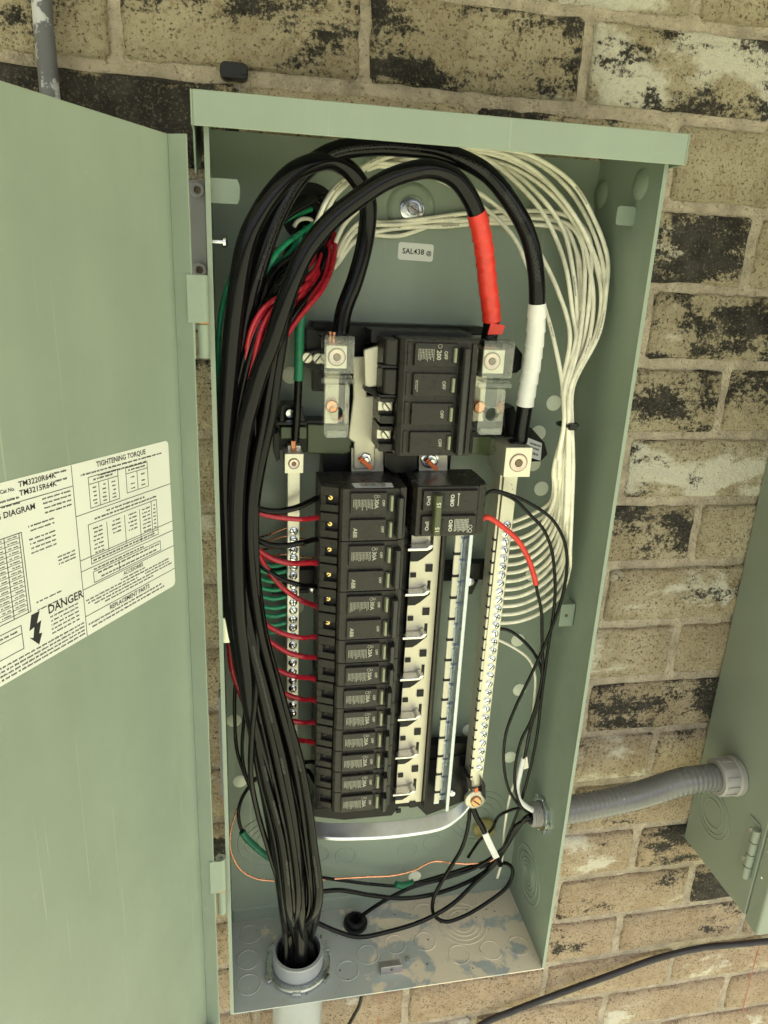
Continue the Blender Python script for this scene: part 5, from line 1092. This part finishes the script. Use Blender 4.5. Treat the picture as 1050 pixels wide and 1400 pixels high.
# cables on the panel floor
fl = [
 ('wire crossing highest behind the copper wire toward the side connector', [(425, 1222, 72), (440, 1219, 74), (466, 1217, 78), (508, 1224, 84), (551, 1228, 88), (586, 1224, 88), (628, 1211, 84), (660, 1194, 78), (682, 1172, 72), (704, 1138, 62), (722, 1116, 54), Vector((W-6, RC_.y+1, RC_.z-6)), Vector((W+14, RC_.y+1, RC_.z-6))], 2.7),
 ('wire rising out of the round floor bushing toward the side connector', [Vector((BUSH.x, BUSH.y, -30)), Vector((BUSH.x+1, BUSH.y, 6)), (503, 1246, 92), (530, 1229, 88), (566, 1212, 84), (610, 1200, 80), (650, 1186, 76), (688, 1160, 68), (706, 1132, 60), (722, 1118, 54), Vector((W-6, RC_.y-4, RC_.z-4)), Vector((W+14, RC_.y-4, RC_.z-4))], 2.5),
 ('wire sagging lowest over the floor from the bundle to the right corner', [(420, 1255, 60), (437, 1263, 58), (460, 1273, 56), (490, 1281, 54), (530, 1274, 56), (580, 1258, 62), (620, 1235, 70), (650, 1206, 74), (676, 1182, 74), (690, 1160, 68), (707, 1128, 60), (722, 1120, 54), Vector((W-6, RC_.y+4, RC_.z-3)), Vector((W+14, RC_.y+4, RC_.z-3))], 2.7),
 ('wire making a loose loop over the knockouts in the right corner', [(643, 1096, 84), (640, 1129, 80), (631, 1160, 78), (609, 1197, 74), (592, 1231, 72), (594, 1252, 70), (609, 1260, 68), (631, 1254, 68), (666, 1234, 70), (694, 1211, 74), (701, 1190, 78), (694, 1181, 80), (677, 1180, 80), (655, 1186, 80)], 2.4)]
for lab, pts, r_ in fl: wire('floor_cable', 'black '+lab, 'cable', pts, r_, M_wblack)
wire('short_cable', 'black wire hooking out of the side connector past the yellow plug', 'cable', [Vector((W+10, RC_.y+2, RC_.z)), Vector((W-10, RC_.y+2, RC_.z+1)), (712, 1105, 60), (692, 1110, 72), (680, 1118, 86), (672, 1134, 96), (655, 1150, 104), (640, 1172, 108)], 1.9, M_wblack)
gw = thing('grounding_pigtail', 'thin black wire with green tape crossing the back of the panel floor', 'wire', (0, 0, 0))
p = spline(pxpath([(428, 1198, 90), (470, 1204, 98), (510, 1209, 102), (545, 1211, 102), (572, 1206, 100), (620, 1192, 92), (664, 1178, 82)]), 4); MB().tube(p, 2.0, 10).build('insulation', M_wblack, gw, smooth=60)
p = spline(pxpath([(541, 1209, 100), (548, 1211, 100), (556, 1210, 100), (566, 1207, 99)]), 2); MB().tube(p, 4.6, 10, rf=lambda f: 1+random.uniform(-.08, .08)).build('green_tape', M_greentape, gw, smooth=70)
gw = thing('grounding_pigtail', 'black wire with green taped end hanging against the left knockouts', 'wire', (0, 0, 0))
p = spline(pxpath([(350, 1064, 70), (340, 1076, 80), (329, 1096, 92), (326, 1116, 96), (332, 1138, 96), (350, 1160, 92), (368, 1172, 86), (384, 1180, 80)]), 4); MB().tube(p, 2.1, 10).build('insulation', M_wblack, gw, smooth=60)
p = spline(pxpath([(331, 1137, 95), (338, 1147, 94), (350, 1158, 91), (360, 1167, 88), (372, 1174, 84)]), 2); MB().tube(p, 4.0, 10, rf=lambda f: 1+random.uniform(-.09, .09)).build('green_tape', M_greentape, gw, smooth=70)
wire('bare_copper_wire', 'long bare copper wire looping across the lower back of the panel', 'wire', [(350, 1068, 80), (341, 1077, 88), (327, 1100, 98), (315, 1140, 102), (317, 1168, 102), (330, 1190, 100), (350, 1201, 98), (376, 1204, 96), (430, 1203, 96), (500, 1199, 94), (537, 1197, 92), (566, 1190, 90), (591, 1178, 86), (620, 1180, 84), (643, 1181, 80), (671, 1177, 76), (684, 1166, 72)], 1.15, M_copper, sides=8)
wt = thing('white_taped_lead', 'black lead wrapped in a flat white tape strip under the strap bolt', 'wire', (0, 0, 0))
p = spline(pxpath([(646, 1102, 76), (652, 1118, 72), (658, 1128, 70), (668, 1150, 70), (678, 1170, 72), (684, 1182, 76)]), 3); MB().tube(p, 3.6, 10).build('insulation', M_wblack, wt, smooth=60)
q = sub(p, .36, .82); MB().tube(q, 5.6, 4).build('white_tape', M_whitetape, wt, bevel=.6)
# yellowish plug in the rear knockout
c = at(661, 1130, D); tag(MB().lathe([(15, 0), (15, 5), (13, 9), (9, 12), (0, 13)], c, (0, -1, 0), 20).build('foam_plug', mat('yellow_foam', (.42, .36, .14), .9, var=.2, vscale=120, bump=.8, bscale=300), None, smooth=50), 'yellowish foam plug in the rear knockout behind the strap bolt', 'plug')
# loose debris on the floor of the box
deb = MB()
for i_ in range(240):
    x, y = (random.uniform(6, W-6), random.choice((random.uniform(80, 120), random.uniform(5, 120))))
    if (Vector((x, y))-CON).length < 42 or (x-BUSH.x)**2+(y-BUSH.y)**2 < 330: continue
    s_ = random.uniform(.3, 1.0); M_ = Matrix.Translation((x, y, s_*.4+.1)) @ Matrix.Rotation(random.uniform(0, 3), 4, 'Z') @ Matrix.Rotation(random.uniform(-.4, .4), 4, 'X')
    deb.box(-s_*random.uniform(.6, 1.6), s_, -s_*.6, s_*.6, -s_*.4, s_*.4, random.choice((0, 0, 0, 1)), M=M_)
o = deb.build('floor_crumbs', [mat('crumb_tan', (.42, .36, .26), .9), mat('crumb_dark', (.06, .05, .04), .9)]); o['kind'] = 'stuff'; o['label'] = 'loose dirt crumbs scattered on the panel floor'; o['category'] = 'debris'
